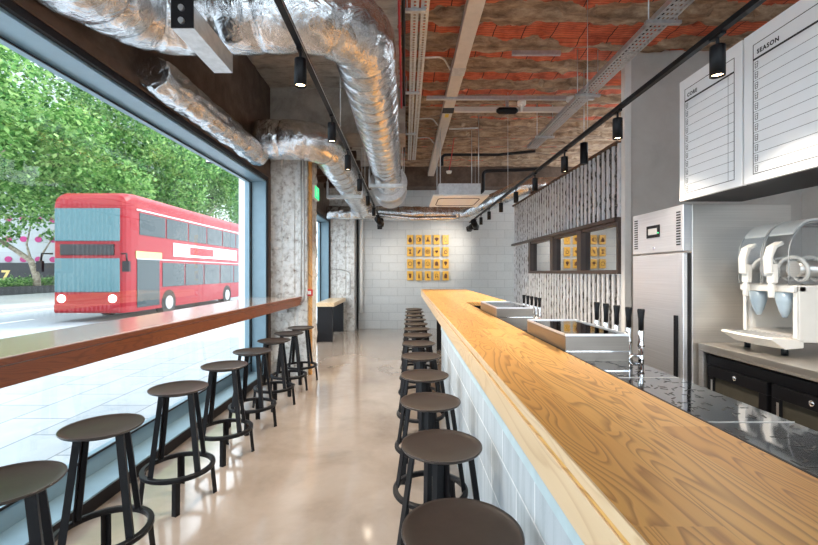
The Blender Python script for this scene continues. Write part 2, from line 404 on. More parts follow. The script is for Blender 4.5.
# ------------------------------------------------------------ room shell
ZC = 4.3
struct(MB().box(-2.02, 5.0, -3, 11.45, -.12, 0).build('floor', 'floor'))
def ceiling():
    b = MB(); nx, ny = 90, 190; x0, x1, y0, y1 = -2.3, 5.0, -3, 11.6
    vs = []
    for j in range(ny+1):
        for i in range(nx+1):
            x = x0+(x1-x0)*i/nx; y = y0+(y1-y0)*j/ny
            ph = ((y+1.0+.08*noise.noise((x*2.5, y*2.5, 3))) / .56) % 1
            h = -.05*(1 if ph > .62 else 0) if x > .05 else 0
            vs.append((x, y, ZC+h+.02*noise.noise((x*4, y*4, 0))+.02*noise.noise((x*11, y*11, 5))))
    fs = [(j*(nx+1)+i, j*(nx+1)+i+1, (j+1)*(nx+1)+i+1, (j+1)*(nx+1)+i) for j in range(ny) for i in range(nx)]
    b.add(vs, fs, False)
    b.box(x0, x1, y0, y1, ZC+.06, ZC+.3)
    return struct(b.build('ceiling', 'ceiling'))
ceiling()
struct(MB().box(-2.3, 5.0, 11.45, 11.65, -.12, ZC+.05).build('wall_back', 'back_block'))
struct(MB().box(-2.02, 5.0, 10.95, 11.449, 3.78, ZC+.03).build('ceiling_beam_back', 'brown_concrete'))
# wall over the windows
struct(MB().box(-2.3, -2.02, -3, 11.45, 3.45, ZC+.05).build('wall_left_beam', 'brown_concrete'))
# ---- left front: the big window and the small one
def window(n, y0, y1):
    name = 'window_%d' % n
    b = MB()
    b.box(-2.25, -2.02, y0, y1, -.12, .09)                  # upstand
    root = struct(b.build(name, 'dark_frame'))
    f = MB().box(-2.24, -2.02, y0, y1, .0901, .105).box(-2.30, -2.24, y0, y1, .09, .24)
    f.box(-2.30, -2.02, y1-.02, y1, .105, 2.86).box(-2.30, -2.235, y1-.09, y1-.021, .24, 2.85)
    f.box(-2.30, -2.03, y0, y1, 2.86, 2.88).box(-2.30, -2.235, y0, y1-.091, 2.845, 2.86)
    f.box(-2.30, -2.235, y0, y0+.07, .24, 2.845)
    f.build('window_frame', 'steel_blue', root, .003)
    d = MB().box(-2.232, -2.222, y1-.045, y1-.025, .11, 2.85).box(-2.232, -2.222, y0, y1-.05, 2.835, 2.845).box(-2.232, -2.222, y0, y1-.05, .235, .25)
    d.build('seal', 'dark_frame', root)
    MB().box(-2.275, -2.265, y0+.05, y1-.08, .22, 2.855).build('glass', 'glass_pane', root)
    MB().box(-2.08, -2.0, y0, y1+.03, 2.88, 2.93).box(-2.05, -2.0, y1, y1+.03, 0.001, 2.88).build('trim', 'dark_frame', root)
    MB().box(-2.09, -1.985, y0, y1+.09, 2.93, 3.0).box(-2.06, -1.985, y1+.03, y1+.09, 0.001, 2.93).build('timber_lining', 'brown_strip', root)
    return root
window(1, -3, 6.1)
window(2, 7.0, 11.05)
struct(MB().box(-2.3, -2.02, -3, 11.45, 3.0, 3.45).build('wall_left_lintel', 'brown_concrete'))
# columns of stripped concrete
def rough_col(name, x0, x1, y0, y1, z1):
    b = MB(); n, k = 28, 150
    segs = []
    for i in range(n): segs.append((x0+(x1-x0)*i/n, y0))
    for i in range(n): segs.append((x1, y0+(y1-y0)*i/n))
    for i in range(n): segs.append((x1-(x1-x0)*i/n, y1))
    for i in range(n): segs.append((x0, y1-(y1-y0)*i/n))
    m = len(segs); vs = []
    for j in range(k+1):
        z = z1*j/k
        for i, (x, y) in enumerate(segs):
            a = .012*noise.noise((x*9, y*9, z*7))+.010*noise.noise((x*30, y*30, z*20))
            u = (x-x0)/(x1-x0)
            if abs(y-y0) < 1e-6 and (abs(u-.32) < .025 or abs(u-.70) < .025): a += .014
            cx, cy = (x0+x1)/2, (y0+y1)/2
            vs.append((x+(-a if x > cx else a)*(1 if abs(y-y0) > 1e-6 else .3), y+(a if y < cy else -a), z))
    fs = [(j*m+i, j*m+(i+1) % m, (j+1)*m+(i+1) % m, (j+1)*m+i) for j in range(k) for i in range(m)]
    b.add(vs, fs, False); return struct(b.build(name, 'raw_column'))
rough_col('wall_left_column', -2.02, -1.47, 6.28, 6.95, 3.62)
struct(MB().box(-2.02, .0, 6.27, 6.97, 3.62, ZC+.03).build('ceiling_beam', 'grey_concrete'))
rough_col('wall_left_far_column', -2.02, -1.36, 11.12, 11.44, ZC)
struct(MB().box(-2.3, -2.022, 6.195, 6.995, -.12, 3.0).box(-2.3, -2.022, 11.145, 11.45, -.12, 3.0).build('wall_left_piers', 'white_paint'))
# timber/brass coloured post at the column's corner
tag(MB().box(-1.465, -1.415, 6.33, 6.38, 0, 3.6).build('corner_post', 'oak', bevel=.004), 'slim golden timber strip post on the corner of the stripped column', 'post')
# ---- right side: ribbed concrete box
XR = 2.7
struct(MB().box(XR-.001, 2.78, 5.17, 5.26, 0, ZC+.02).build('trim_1', 'white_paint', bevel=.004))
struct(MB().box(2.7801, 5.0, 5.2, 5.4, 0, ZC+.02).build('wall_right_return', 'plaster'))
struct(MB().box(4.9, 5.0, -3, 5.19, 0, ZC+.02).build('wall_right', 'plaster'))
struct(MB().box(-2.3, -1.9, -3.15, -3.001, -.12, ZC+.3).box(4.2, 5.0, -3.15, -3.001, -.12, ZC+.3).box(-1.9, 4.2, -3.15, -3.001, 3.7, ZC+.3).box(-1.9, 4.2, -3.15, -3.001, -.12, .2).build('wall_rear', 'plaster'))  # unseen rear wall, its opening sized to let fill light in
w4 = MB().box(-1.9, 4.2, -3.12, -3.03, .2001, .27).box(-1.9, 4.2, -3.12, -3.03, 3.63, 3.6999)  # unseen windows added behind the camera to bring in fill light
for x in (-1.9, -.40, 1.12, 2.63, 4.13): w4.box(x, x+.07, -3.12, -3.03, .2701, 3.6299)
w4 = struct(w4.build('window_4', 'dark_frame'))
MB().box(-1.83, 4.13, -3.08, -3.07, .2701, 3.6299).build('glass', 'glass_pane', w4)
def ribbed(name, y0, y1, z0, z1):
    per = .139; b = MB(); g = MB(); k = max(4, int((z1-z0)/.03))
    y = y0
    while y < y1-.02:
        w_ = per*.46*random.uniform(.9, 1.1)
        y_ = min(y+w_, y1)
        prof = [(0, y), (-.034, y+.006), (-.038, (y+y_)/2), (-.034, y_-.006), (0, y_)]
        vs = []
        for j in range(k+1):
            z = z0+(z1-z0)*j/k
            for (dx, yy) in prof:
                a = noise.noise((yy*40, z*16, 2)); chip = max(0, noise.noise((yy*23, z*9, 9))-.35)*.04
                vs.append((XR+.012+(dx+chip*(dx < 0)+.003*a if dx < 0 else 0), yy+(.004*a if dx < 0 else 0), z))
        n = len(prof)
        b.add(vs, [(j*n+i, j*n+i+1, (j+1)*n+i+1, (j+1)*n+i) for j in range(k) for i in range(n-1)]+[tuple(k*n+i for i in range(n)), tuple(range(n))], False)
        y += per
    # back of gaps with blocky knots
    ny = int((y1-y0)/.035); nz = int((z1-z0)/.035); vs = []
    for j in range(nz+1):
        for i in range(ny+1):
            yy = y0+(y1-y0)*i/ny; z = z0+(z1-z0)*j/nz
            a = noise.noise((yy*14, z*12, 4)); vs.append((XR+.0-(.012 if a > .15 else 0), yy, z))
    g.add(vs, [(j*(ny+1)+i, j*(ny+1)+i+1, (j+1)*(ny+1)+i+1, (j+1)*(ny+1)+i) for j in range(nz) for i in range(ny)], False)
    r = struct(b.build(name, 'ribbed')); g.build('rib_gap', 'rib_gap', r); return r
YB = 10.4
ribbed('wall_right_ribbed_upper', 5.262, YB, 2.24, 3.17)
ribbed('wall_right_ribbed_lower', 5.262, 9.1, 0, 1.52)
ribbed('wall_right_ribbed_end', 9.1, YB, 0, 2.19)
struct(MB().box(2.77, 5.0, 5.41, YB, 3.1, 3.17).box(2.77, 2.85, 5.41, YB, 0, 1.5).box(2.77, 2.85, 5.41, YB, 2.24, 3.1).box(2.77, 2.85, 9.1, YB, 1.5, 2.24).box(2.722, 5.0, YB+.001, YB+.08, 0, 3.17).build('wall_right_core', 'plaster'))
struct(MB().box(2.64, 2.78, 5.262, YB+.02, 3.171, 3.195).build('trim_2', 'brown_strip'))
struct(MB().box(2.62, 2.76, 5.262, YB+.01, 2.191, 2.239).build('trim_3', 'brown_frame'))
rw = struct(MB().box(2.66, 2.76, 5.262, 9.1, 1.521, 1.575).build('window_3', 'brown_frame', bevel=.003))
fr = MB()
for (a, b_) in ((5.262, 5.30), (6.38, 6.52), (7.60, 7.74), (8.98, 9.1)): fr.box(2.66, 2.76, a, b_, 1.5751, 2.19)
fr.box(2.68, 2.76, 5.30, 9.0, 2.15, 2.19)
fr.build('window_frame', 'brown_frame', rw)
for (a, b_) in ((5.30, 6.38), (6.52, 7.60), (7.74, 8.98)):
    MB().box(2.735, 2.745, a, b_, 1.5751, 2.15).build('pane', 'mirror_pane', rw)

# ------------------------------------------------------------ bar
BZ = 1.15
def bar():
    t = thing('bar_counter', 'long L-shaped golden oak bar counter on whitewashed blockwork', 'bar counter', (.6, 3, 0))
    inv = lambda o: (setattr(o, 'matrix_parent_inverse', Matrix.Translation((-.6, -3, 0))), o)[1]
    X0, X1, XW, YN, YT = .353, .80, 1.40, -1.5, 5.55
    top = MB()
    # L-shaped board
    poly = [(X0+.006, YN), (X1, YN), (X1, YT), (XW, YT), (XW, 9.77), (X0+.006, 9.77)]
    top.prism(poly, 'z', BZ-.045, BZ)
    inv(top.build('worktop', 'oak', t, .002))
    lip = MB().box(X0, X0+.0059, YN, 9.77, BZ-.028, BZ); inv(lip.build('edge_lip', 'oak_edge', t, .001))
    f = MB().box(X0+.002, X0+.045, YN, 9.77, BZ-.142, BZ-.0455); f.box(X0+.0451, XW-.01, 9.73, 9.768, BZ-.142, BZ-.046)
    inv(f.build('fascia', 'oak_edge', t, .002))
    inv(MB().box(.415, .52, YN, 4.85, 0, BZ-.145).build('block_base', 'bar_block', t))
    inv(MB().box(.409, .4149, YN, 4.85, .885, BZ-.142).build('sealant_strip', 'blue_tape', t))
    inv(MB().box(.53, 1.12, YN, 4.8, 0, .95).build('steel_carcass', 'satin_black', t))
    inv(MB().box(.62, 1.25, 8.30, 8.38, 0, BZ-.045).build('black_panel_leg', 'satin_black', t))
    inv(MB().box(.62, 1.25, 5.75, 5.83, 0, BZ-.045).build('black_panel_leg', 'satin_black', t))
    inv(MB().box(.7995, .806, YN, YT, BZ-.06, BZ+.001).build('edge_trim', 'satin_black', t))
    return t
bar()
# sunk perforated drip tops behind the bar edge
segs = [(-.9, -.36), (-.36, .18), (.18, .72), (.72, 1.26), (1.26, 1.79), (1.79, 2.30)]
for k, (a, b_) in enumerate(segs):
    if b_ < .5: continue
    nmz = {2: 'nearest', 3: 'second nearest', 4: 'third nearest', 5: 'farthest'}[k]
    o = tag(MB().box(.81, 1.165, a+.002, b_-.002, BZ-.075, BZ-.050).build('drip_tray', 'polish', bevel=.002), 'dark polished slotted drip tray let in behind the bar, %s of four' % nmz, 'drip tray', 'slotted drip trays behind the bar')
    s = MB()
    for q in range(90):
        px = random.uniform(.83, 1.145); py = random.uniform(a+.02, b_-.02); an = random.choice((0, PI/2, .6, -.6, 1.2))
        s.obox(Matrix.Translation((px, py, BZ-.0497)) @ Matrix.Rotation(an, 4, 'Z'), .026, .0055, .0006)
    so = s.build('slots', 'ink', o); so['kind'] = 'stuff'
    MB().box(.81, 1.165, b_-.003, b_-.0021, BZ-.0499, BZ-.048).build('seam_strip', 'white_plastic', o)
tag(MB().box(.807, 1.19, 2.31, 5.53, BZ-.2, BZ-.12).build('bar_well', 'satin_black', bevel=.004), 'dark sunken steel well running behind the wooden bar under the two raised boxes', 'bar well')
def steel_box(y0, y1, lab, zt, x1=1.13):
    t = tag(MB().box(.808, x1, y0, y1, BZ-.119, zt-.012).build('steel_drip_box', 'steel_box', bevel=.003), lab, 'drip station')
    MB().box(.815, x1-.01, y0+.01, y1-.01, zt-.0119, zt-.006).build('black_glass_top', 'polish', t, .001)
    MB().box(.808, x1, y0-.003, y0-.0002, BZ-.004, BZ+.003).build('bright_lip', 'chrome', t)
    MB().box(.808, x1, y0, y0+.009, zt-.0118, zt).box(.808, x1, y1-.009, y1, zt-.0118, zt).box(.808, .8145, y0+.009, y1-.009, zt-.0118, zt).box(x1-.0095, x1, y0+.009, y1-.009, zt-.0118, zt).build('rim', 'steel_door', t)
steel_box(2.12, 2.79, 'nearer raised stainless box with black glass top set in the bar', 1.237)
steel_box(3.72, 4.52, 'farther raised stainless box with black top near the bar corner', 1.237)

# beer taps
def tap(x, y, zt, zb, h, lab, grp, first=None):
    t = thing('beer_tap', lab, 'beer tap', (x, y, 0), 0, grp)
    MB().lathe([(.0, zt), (.016, zt), (.018, zt-.008), (.013, zt-h*.5), (.0125, zt-h), (0, zt-h)], (0,0,0), 20).build('handle', 'black', t)
    MB().lathe([(.011, zt-h), (.016, zt-h-.012), (.012, zt-h-.05), (.017, zt-h-.075), (.017, zt-h-.085), (0, zt-h-.085)], (0,0,0), 20).build('collar', 'chrome', t)
    MB().cyl((0,0,zt-h-.0851), (0,0,zb), .014, 18).cyl((0,0,zb), (0,0,zb+.01), .028, 20).build('body', 'chrome', t)
    MB().tube([(-.012,0,zt-h-.13), (-.05,0,zt-h-.13), (-.064,0,zt-h-.145), (-.066,0,zt-h-.17)], .009, 12).build('spout', 'chrome', t)
    return t
tl = ['nearest', 'second nearest', 'third nearest', 'fourth nearest', 'farthest']
for i, x in enumerate((641, 628.6, 616.7, 606, 596.8)):
    X = 1.21 if i < 2 else 1.19
    Y = X*420/(x-405.5); 
    tap(X, Y, E-.157*X, 1.031, .108, 'black handled beer tap with chrome body beside the nearer steel box, %s of five' % tl[i], 'beer taps in the nearer group')
for i, x in enumerate((539.5, 535.8, 531.7, 527.9, 524)):
    X = 1.23; Y = X*420/(x-405.5)
    tap(X, Y, E-.192*X, 1.031, .085, 'short black handled beer tap beyond the farther steel box, %s of five' % tl[i], 'beer taps in the farther group')
tag(MB().box(1.166, 1.27, 1.75, 5.5, .9, 1.03).build('tap_ledge', 'steel', bevel=.003), 'narrow stainless ledge under the beer taps at the back of the bar', 'ledge')

# ------------------------------------------------------------ stools
def make_stool(label, group):
    t = thing('bar_stool', label, 'bar stool', (0,0,0), 0, group)
    MB().lathe([(0, .748), (.06, .747), (.15, .753), (.176, .760), (.184, .764), (.185, .758), (.178, .750), (.14, .738), (0, .736)], n=56).build('seat', 'seat', t)
    # ring
    MB().lathe([(.200, .205), (.226, .205), (.230, .212), (.229, .232), (.203, .236), (.197, .230), (.200, .205)], n=56, smooth=False).build('foot_ring', 'black', t, .003)
    def leg(a, r0, z0, r1, z1, nm_):
        b = MB(); d = Vector((math.cos(a), math.sin(a), 0)); s_ = Vector((-math.sin(a), math.cos(a), 0))
        # folded angle profile: two flanges
        def sec(r, z):
            c = d*r+Vector((0,0,z)); w_ = .024; dp = .014; th = .006
            return [c-s_*w_-d*dp, c+d*dp*.6, c+s_*w_-d*dp, c+s_*(w_-th)-d*(dp+.004), c-d*(th*.6), c-s_*(w_-th)-d*(dp+.004)]
        A, B_ = sec(r0, z0), sec(r1, z1)
        fs = [(i, (i+1) % 6, 6+(i+1) % 6, 6+i) for i in range(6)]+[(5,4,1,0), (4,3,2,1), (6,7,10,11), (7,8,9,10)]
        b.add(A+B_, fs); return b.build(nm_, 'black', t)
    for k in range(4):
        leg(PI/4+k*PI/2, .208, .226, .135, .740, 'upper_leg')
    for k in range(4):
        leg(k*PI/2+.1, .232, .0, .212, .21, 'lower_leg')
    MB().lathe([(0, .728), (.12, .728), (.13, .737), (0, .739)], n=32).build('seat_plate', 'black', t)
    return t
RY = [1.28, 1.92, 2.57, 3.22, 3.95, 4.66, 5.28, 5.85, 6.42, 7.0, 7.66, 8.34, 8.97]
RX = [.172, .164, .152, .146, .145, .148, .152, .155, .158, .162, .168, .175, .18]
s0 = make_stool('nearest round black bar stool in the row along the oak bar', 'bar stools along the oak bar')
s0.location = (RX[0], RY[0], 0); s0.rotation_euler[2] = .6
for i in range(1, 13):
    n = 'farthest' if i == 12 else ORD[i]
    dup(s0, (RX[i], RY[i], 0), .68+random.uniform(-.12, .12), '%s round black bar stool in the row along the oak bar' % n)
LY = [1.57, 2.155, 2.87, 3.56, 4.2, 4.86, 5.44, 5.98]
LX = [-1.50, -1.554, -1.55, -1.534, -1.53, -1.52, -1.51, -1.49]
for i in range(8):
    n = 'farthest' if i == 7 else ORD[i]
    r = dup(s0, (LX[i], LY[i], 0), [.6, .45, .32, .25, .0, .15, .2, .1][i], '%s round black bar stool in the row under the window counter' % n)
    r['group'] = 'bar stools under the window counter'

# ------------------------------------------------------------ window counters
def counter():
    z = 1.187; th = .125
    def pf(y): return -1.70+(y-1.5)*(.15/4.75)
    t = thing('window_counter', 'long reddish wooden counter running along the big street window', 'counter', (-1.9, 3, 0))
    inv = Matrix.Translation((1.9, -3, 0))
    b = MB(); y0, y1 = -2.5, 6.26
    b.prism([(-2.2, y0), (pf(y0)-.02, y0), (pf(y1)-.02, y1), (-2.2 if 0 else -2.0, y1), (-2.0, 6.06), (-2.2, 6.06)], 'z', z-.03, z)
    o = b.build('counter_top', 'counter_top', t, .002); o.matrix_parent_inverse = inv
    l = MB().prism([(pf(y0)-.0199, y0), (pf(y0)+.004, y0), (pf(y1)+.004, y1), (pf(y1)-.0199, y1)], 'z', z-.031, z)
    o = l.build('edge_lip', 'red_oak', t, .003); o.matrix_parent_inverse = inv
    l = MB().prism([(pf(y0)-.06, y0), (pf(y0), y0), (pf(y1), y1), (pf(y1)-.06, y1)], 'z', z-th, z-.035)
    o = l.build('fascia', 'red_oak', t, .002); o.matrix_parent_inverse = inv
    br = MB()
    for y in (-1, 1.0): br.box(-2.2, pf(y)-.07, y, y+.05, z-.08, z-.031)
    br.box(-2.0, pf(6.2)-.07, 6.2, 6.25, z-.08, z-.031)
    o = br.build('bracket', 'satin_black', t); o.matrix_parent_inverse = inv
counter()
t = thing('end_counter', 'short pale wooden counter on a black panel by the far window', 'counter', (-1.8, 10.2, 0))
o = MB().box(-1.98+1.8, -1.58+1.8, -.9, .9, .78, .87).build('counter_top', 'oak_edge', t, .004)
MB().box(-1.96+1.8, -1.62+1.8, -.88, -.80, 0, .78).build('panel_leg', 'satin_black', t)
MB().box(-1.96+1.8, -1.62+1.8, .7, .78, 0, .78).build('panel_leg', 'satin_black', t)

# ------------------------------------------------------------ foil ducts
def fillet(pts, rads, step=.022):
    pts = [Vector(p) for p in pts]; out = []
    cur = pts[0]
    def line(a, b):
        n = max(1, int((b-a).length/step)); return [a.lerp(b, i/n) for i in range(n)]
    for i in range(1, len(pts)-1):
        p = pts[i]; d0 = (pts[i-1]-p).normalized(); d1 = (pts[i+1]-p).normalized(); ang = d0.angle(d1)
        r = rads[i-1]; tl_ = r/math.tan(ang/2); a = p+d0*tl_; c = p+d1*tl_
        out += line(cur, a)
        ctr = p+(d0+d1).normalized()*(r/math.sin(ang/2)); va = a-ctr; vb = c-ctr; tot = va.angle(vb); n = max(3, int(tot*r/step))
        ax = va.cross(vb).normalized()
        for k in range(n): out.append(ctr+Matrix.Rotation(tot*k/n, 3, ax) @ va)
        cur = c
    out += line(cur, pts[-1]); out.append(pts[-1]); return out
def duct(name, pts, rads, r, label, crumple=.012, pinch=.3, seed=0, nseg=44):
    path = fillet(pts, rads); s = 0; rs = []
    for i, p in enumerate(path):
        if i: s += (p-path[i-1]).length
        ph = (s % pinch)/pinch; d = min(ph, 1-ph)*pinch
        base = r-.014*max(0, 1-d/.022)+.004*math.sin(PI*ph)
        rs.append((lambda th, base=base, s=s: base+crumple*noise.noise((math.cos(th)*3+seed, math.sin(th)*3, s*3.5))+crumple*.7*noise.noise((math.cos(th)*7+seed, math.sin(th)*7, s*9))))
    return tag(MB().tube(path, rs, nseg).build(name, 'foil'), label, 'duct')
ZD = 3.30
d1 = duct('foil_duct', [(-1.755, -1.5, 3.14), (-1.755, 2.1, 3.14), (-1.755, 2.88, 3.31), (-.33, 2.88, 3.34), (-.33, 8.23, ZD)], [.8, .27, .46], .25, 'large silver foil wrapped duct that bends overhead and runs down the room', .005, .24, 1)
d2 = duct('foil_duct', [(-1.95, 5.6, ZD+.02), (-1.1, 5.6, ZD), (-1.05, 9.6, 3.18), (-1.05, 10.0, 3.08)], [.4, .3], .255, 'medium silver foil duct crossing in front of the stripped column', .008, .3, 5)
d3 = duct('foil_duct', [(-1.87, 3.11, 3.03), (-1.87, 5.33, 3.03)], [], .13, 'slim foil duct hugging the head of the big window', .018, .4, 9)
d4 = duct('foil_duct', [(-1.95, 10.45, 3.03), (1.5, 10.45, 3.0), (2.5, 8.9, 3.36), (3.2, 8.9, 3.4)], [.35, .3], .165, 'foil duct crossing the back of the room above the gold cards', .008, .3, 13)
tag(MB().tube(fillet([(-.9, 9.95, 2.93), (.2, 9.95, 2.82), (1.2, 9.95, 2.84)], [1.5]), .05, 20).build('foil_pipe', 'foil'), 'thin foil wrapped pipe sagging beneath the back duct', 'pipe')
# silencer at the end of the large duct
t = thing('duct_silencer', 'round grey metal silencer at the far end of the big duct', 'duct silencer', (-.33, 8.7, ZD))
MB().tube([(0,-.45,0), (0,.45,0)], .355, 48).build('drum', 'galv', t)
for a in (-.47, .451): MB().tube([(0,a,0), (0,a+.019,0)], .365, 48).build('flange', 'galv', t)
for x in (-.3, .3): MB().cyl((x,0,.2), (x,0,.94), .007, 8).build('rod', 'galv', t)
# hangers
t = thing('duct_hanger', 'heavy steel channel hanger under the big foil duct near the window', 'duct hanger', (-1.23, 2.58, 0))
MB().box(-.062, .062, -.26, .26, 2.895, 2.899).box(-.062, -.057, -.26, .26, 2.899, 3.02).box(.057, .062, -.26, .26, 2.899, 3.02).build('channel', 'galv', t)
MB().box(-.062, .062, -.268, -.2601, 2.895, ZC-.02).box(-.05, .05, .2601, .268, 2.899, 3.02).build('end_plate', 'satin_black', t)
bo = MB()
for z in (2.93, 3.0): bo.cyl((0,-.285,z), (0,-.2681,z), .016, 8)
bo.build('bolt', 'galv', t)
for (x0, x1, y, z, lab) in ((-.62, -.04, 7.1, 3.03, 'pale steel cradle under the far part of the big duct'), (-1.42, -.78, 7.6, 2.93, 'pale steel cradle under the medium duct beyond the column')):
    t = thing('duct_cradle', lab, 'duct hanger', ((x0+x1)/2, y, 0)); h = (x1-x0)/2
    MB().box(-h, h, -.06, .06, z-.05, z).build('cross_bar', 'galv', t)
    for a in (-h, h-.02): MB().box(a, a+.02, -.05, .05, z+.001, z+.25).build('side_plate', 'galv', t)
    for a in (-h+.01, h-.01): MB().cyl((a,0,z+.251), (a,0,ZC-.05), .006, 8).build('rod', 'galv', t)

# ------------------------------------------------------------ ceiling services
# cream trunking
t = thing('cable_trunking', 'long cream metal cable trunking running along the brick ceiling', 'trunking', (.66, 5, 4.1))
MB().box(-.08, .08, -8, 6.2, -.05, .05).build('body', 'trunking', t, .003)
for a, b_ in ((.15, .35), (-1.35, -1.30), (-2.6, -2.55)): MB().box(-.085, .085, a, b_, -.055, .055).build('joint_collar', 'galv', t)
MB().box(-.086, .086, 1.4, 1.6, -.057, -.0501).build('black_clamp', 'satin_black', t)
MB().box(-.03, .03, 1.65, 1.78, -.056, -.0505).build('warning_sticker', 'yellow_label', t)
for y in (-1, 3): MB().cyl((0,y,.05), (0,y,.14), .01, 8).build('rod', 'galv', t)
# perforated tray builder (along Y), plate with real slots drawn as dark inset lozenges
def tray(x0, x1, y0, y1, z, lab, cols=3, hangers=(), pitch=.07, right=None):
    t = thing('cable_tray', lab, 'cable tray', ((x0+x1)/2, (y0+y1)/2, z)); hw = (x1-x0)/2; hl = (y1-y0)/2
    b = MB()
    # ladder-like perforated plate: strips lengthwise plus cross bars
    n = cols; sw = 2*hw/(2*n+1)
    for k in range(n+1): b.box(-hw+2*k*sw, -hw+(2*k+1)*sw, -hl, hl, 0, .003)
    y = -hl
    while y < hl:
        b.box(-hw, hw, y, min(hl, y+pitch*.45), .0002, .0028); y += pitch
    b.build('perforated_plate', 'galv', t)
    MB().box(-hw-.003, -hw, -hl, hl, 0, .05).box(hw, hw+.003, -hl, hl, 0, .05).build('side_rail', 'galv', t)
    for y in hangers:
        yy = y-(y0+y1)/2
        h = MB().box(-hw-.07, hw+.07, yy-.02, yy+.02, -.03, -.001)
        hh = h.build('cross_bracket', 'galv', t)
        MB().cyl((-hw-.04, yy, -.01), (-hw-.04, yy, ZC-z+.02), .006, 8).cyl((hw+.04, yy, -.01), (hw+.04, yy, ZC-z+.02), .006, 8).build('rod', 'galv', hh)
tray(.055, .125, -1.5, 9.5, 4.08, 'left of two narrow slotted cable trays beside the red cable', 1, (4.04, 5.9, 7.66), .05)
tray(.155, .225, -1.5, 9.5, 4.08, 'right of two narrow slotted cable trays, next to the cream trunking', 1, (), .05)
tray(2.17, 2.34, -1.5, 7.5, 3.75, 'wide perforated cable tray running above the bar aisle', 4, (1.6, 3.68, 5.2, 6.8), .06)
tag(MB().box(.3, 2.7, 6.0, 6.05, 4.02, 4.07).build('strut_channel', 'galv', bevel=.002), 'steel strut channel crossing the ceiling from the trunking to the right', 'channel')
tag(MB().box(.7425, 2.6, 6.35, 6.41, 3.98, 4.05).build('branch_trunking', 'trunking', bevel=.002), 'pale branch trunking crossing the ceiling behind the strut channel', 'trunking')
def pipe(name, pts, r, mat, lab, cat='pipe', rad=.08):
    return tag(MB().tube(fillet(pts, [rad]*(len(pts)-2), .03 if len(pts) > 2 else .5), r, 12).build(name, mat), lab, cat)
pipe('red_cable', [(-.06, -1.5, 4.0), (-.06, 8, 4.0)], .012, 'red_cable', 'red fire cable running beside the big foil duct', 'cable')
pipe('black_pipe', [(-.02, -1.5, 4.04), (-.02, 9, 4.04)], .018, 'satin_black', 'black pipe running between the red cable and slotted trays')
pipe('black_conduit', [(2.32, -1.5, 3.87), (2.32, 7.6, 3.87)], .014, 'satin_black', 'thin black conduit beside the wide perforated tray', 'conduit')
pipe('black_pipe', [(.75, 8.6, 3.72), (.75, 8.6, 3.95), (1.9, 8.6, 3.95), (2.6, 8.4, 3.97)], .03, 'satin_black', 'black pipe looping over the ceiling cassette, upper one')
pipe('black_pipe', [(1.25, 8.2, 3.1), (1.52, 8.2, 3.1), (1.52, 8.2, 3.52), (2.6, 8.2, 3.56)], .035, 'satin_black', 'black pipe rising from the side of the ceiling cassette')
pipe('conduit', [(.75, 7.2, 4.0), (1.25, 7.2, 4.02)], .013, 'galv', 'short galvanised conduit branching off the trunking above the cassette', 'conduit')
for k, (y, x) in enumerate(((5.0, .3), (7.0, .33), (8.0, .35))):
    pipe('bent_conduit', [(.17, y, 4.10), (.45, y+.02, 4.12), (.56, y+.25, 4.08)], .011, 'galv', ['nearest', 'middle', 'farthest'][k]+' white conduit curving from the slotted trays to the trunking', 'conduit', .12)
tag(MB().box(1.28, 1.86, 5.02, 5.06, 4.15, 4.2).build('strut_channel', 'galv'), 'short dark strut on the brick ceiling left of the wide tray', 'channel').rotation_euler = (0,0,0)
# junction boxes & detectors
for (x, y, z, lab) in ((2.34, 5.95, 3.97, 'white round junction box hanging at the right end of the strut'), (1.66, 6.0, 3.93, 'white round junction box beside the black camera on the ceiling')):
    t = thing('junction_box', lab, 'junction box', (x, y, z))
    MB().lathe([(0,.0), (.055,.0), (.06,.01), (.06,.06), (0,.06)], n=24).build('base', 'white_plastic', t)
    MB().lathe([(0,-.09), (.012,-.09), (.02,-.04), (.035,-.001), (0,-.001)], n=20).build('sensor_tip', 'white_plastic', t)
t = thing('ceiling_camera', 'black oval ceiling camera under the branch trunking', 'camera', (1.50, 6.2, 3.93))
MB().tube([(-.16,0,0), (-.12,0,0), (.12,0,0), (.16,0,0)], [.02, .05, .05, .02], 20).build('body', 'black', t)
MB().box(-.02, .02, -.02, .02, .04, .2).build('stem', 'galv', t)
t = thing('smoke_detector', 'small white smoke detector with red tail above the cassette', 'detector', (.87, 8.4, 3.55))
MB().lathe([(0,-.03), (.04,-.03), (.055,0), (.055,.02), (0,.02)], n=24).build('body', 'white_plastic', t)
MB().tube([(0,0,.021), (.05,0,.3), (.10,0,.68)], .008, 8).build('red_lead', 'red_cable', t)
# cassette
t = thing('air_cassette', 'white ceiling air conditioning cassette with grey body above the bar end', 'air conditioner', (.93, 7.62, 2.82))
MB().box(-.47, .47, -.6, .6, 0, .03).build('panel', 'white_paint', t, .01)
MB().box(-.36, .36, -.42, .42, .0301, .25).build('body', 'galv', t, .005)
gr = MB()
for k in range(14): gr.box(-.25, .25, -.30+k*.044, -.30+k*.044+.022, -.006, -.0005)
gr.build('grille', 'white_plastic', t)
sl = MB().tube(fillet([(0, -.40, -.001), (.36, -.40, -.001), (.36, .40, -.001), (-.36, .40, -.001), (-.36, -.40, -.001), (0, -.40, -.001)], [.12]*4), .008, 8); sl.build('air_slot', 'ink', t)
for sx in (-.33, .33):
    for sy in (-.38, .38): MB().cyl((sx, sy, .25), (sx, sy, ZC-2.87), .007, 8).build('rod', 'galv', t)

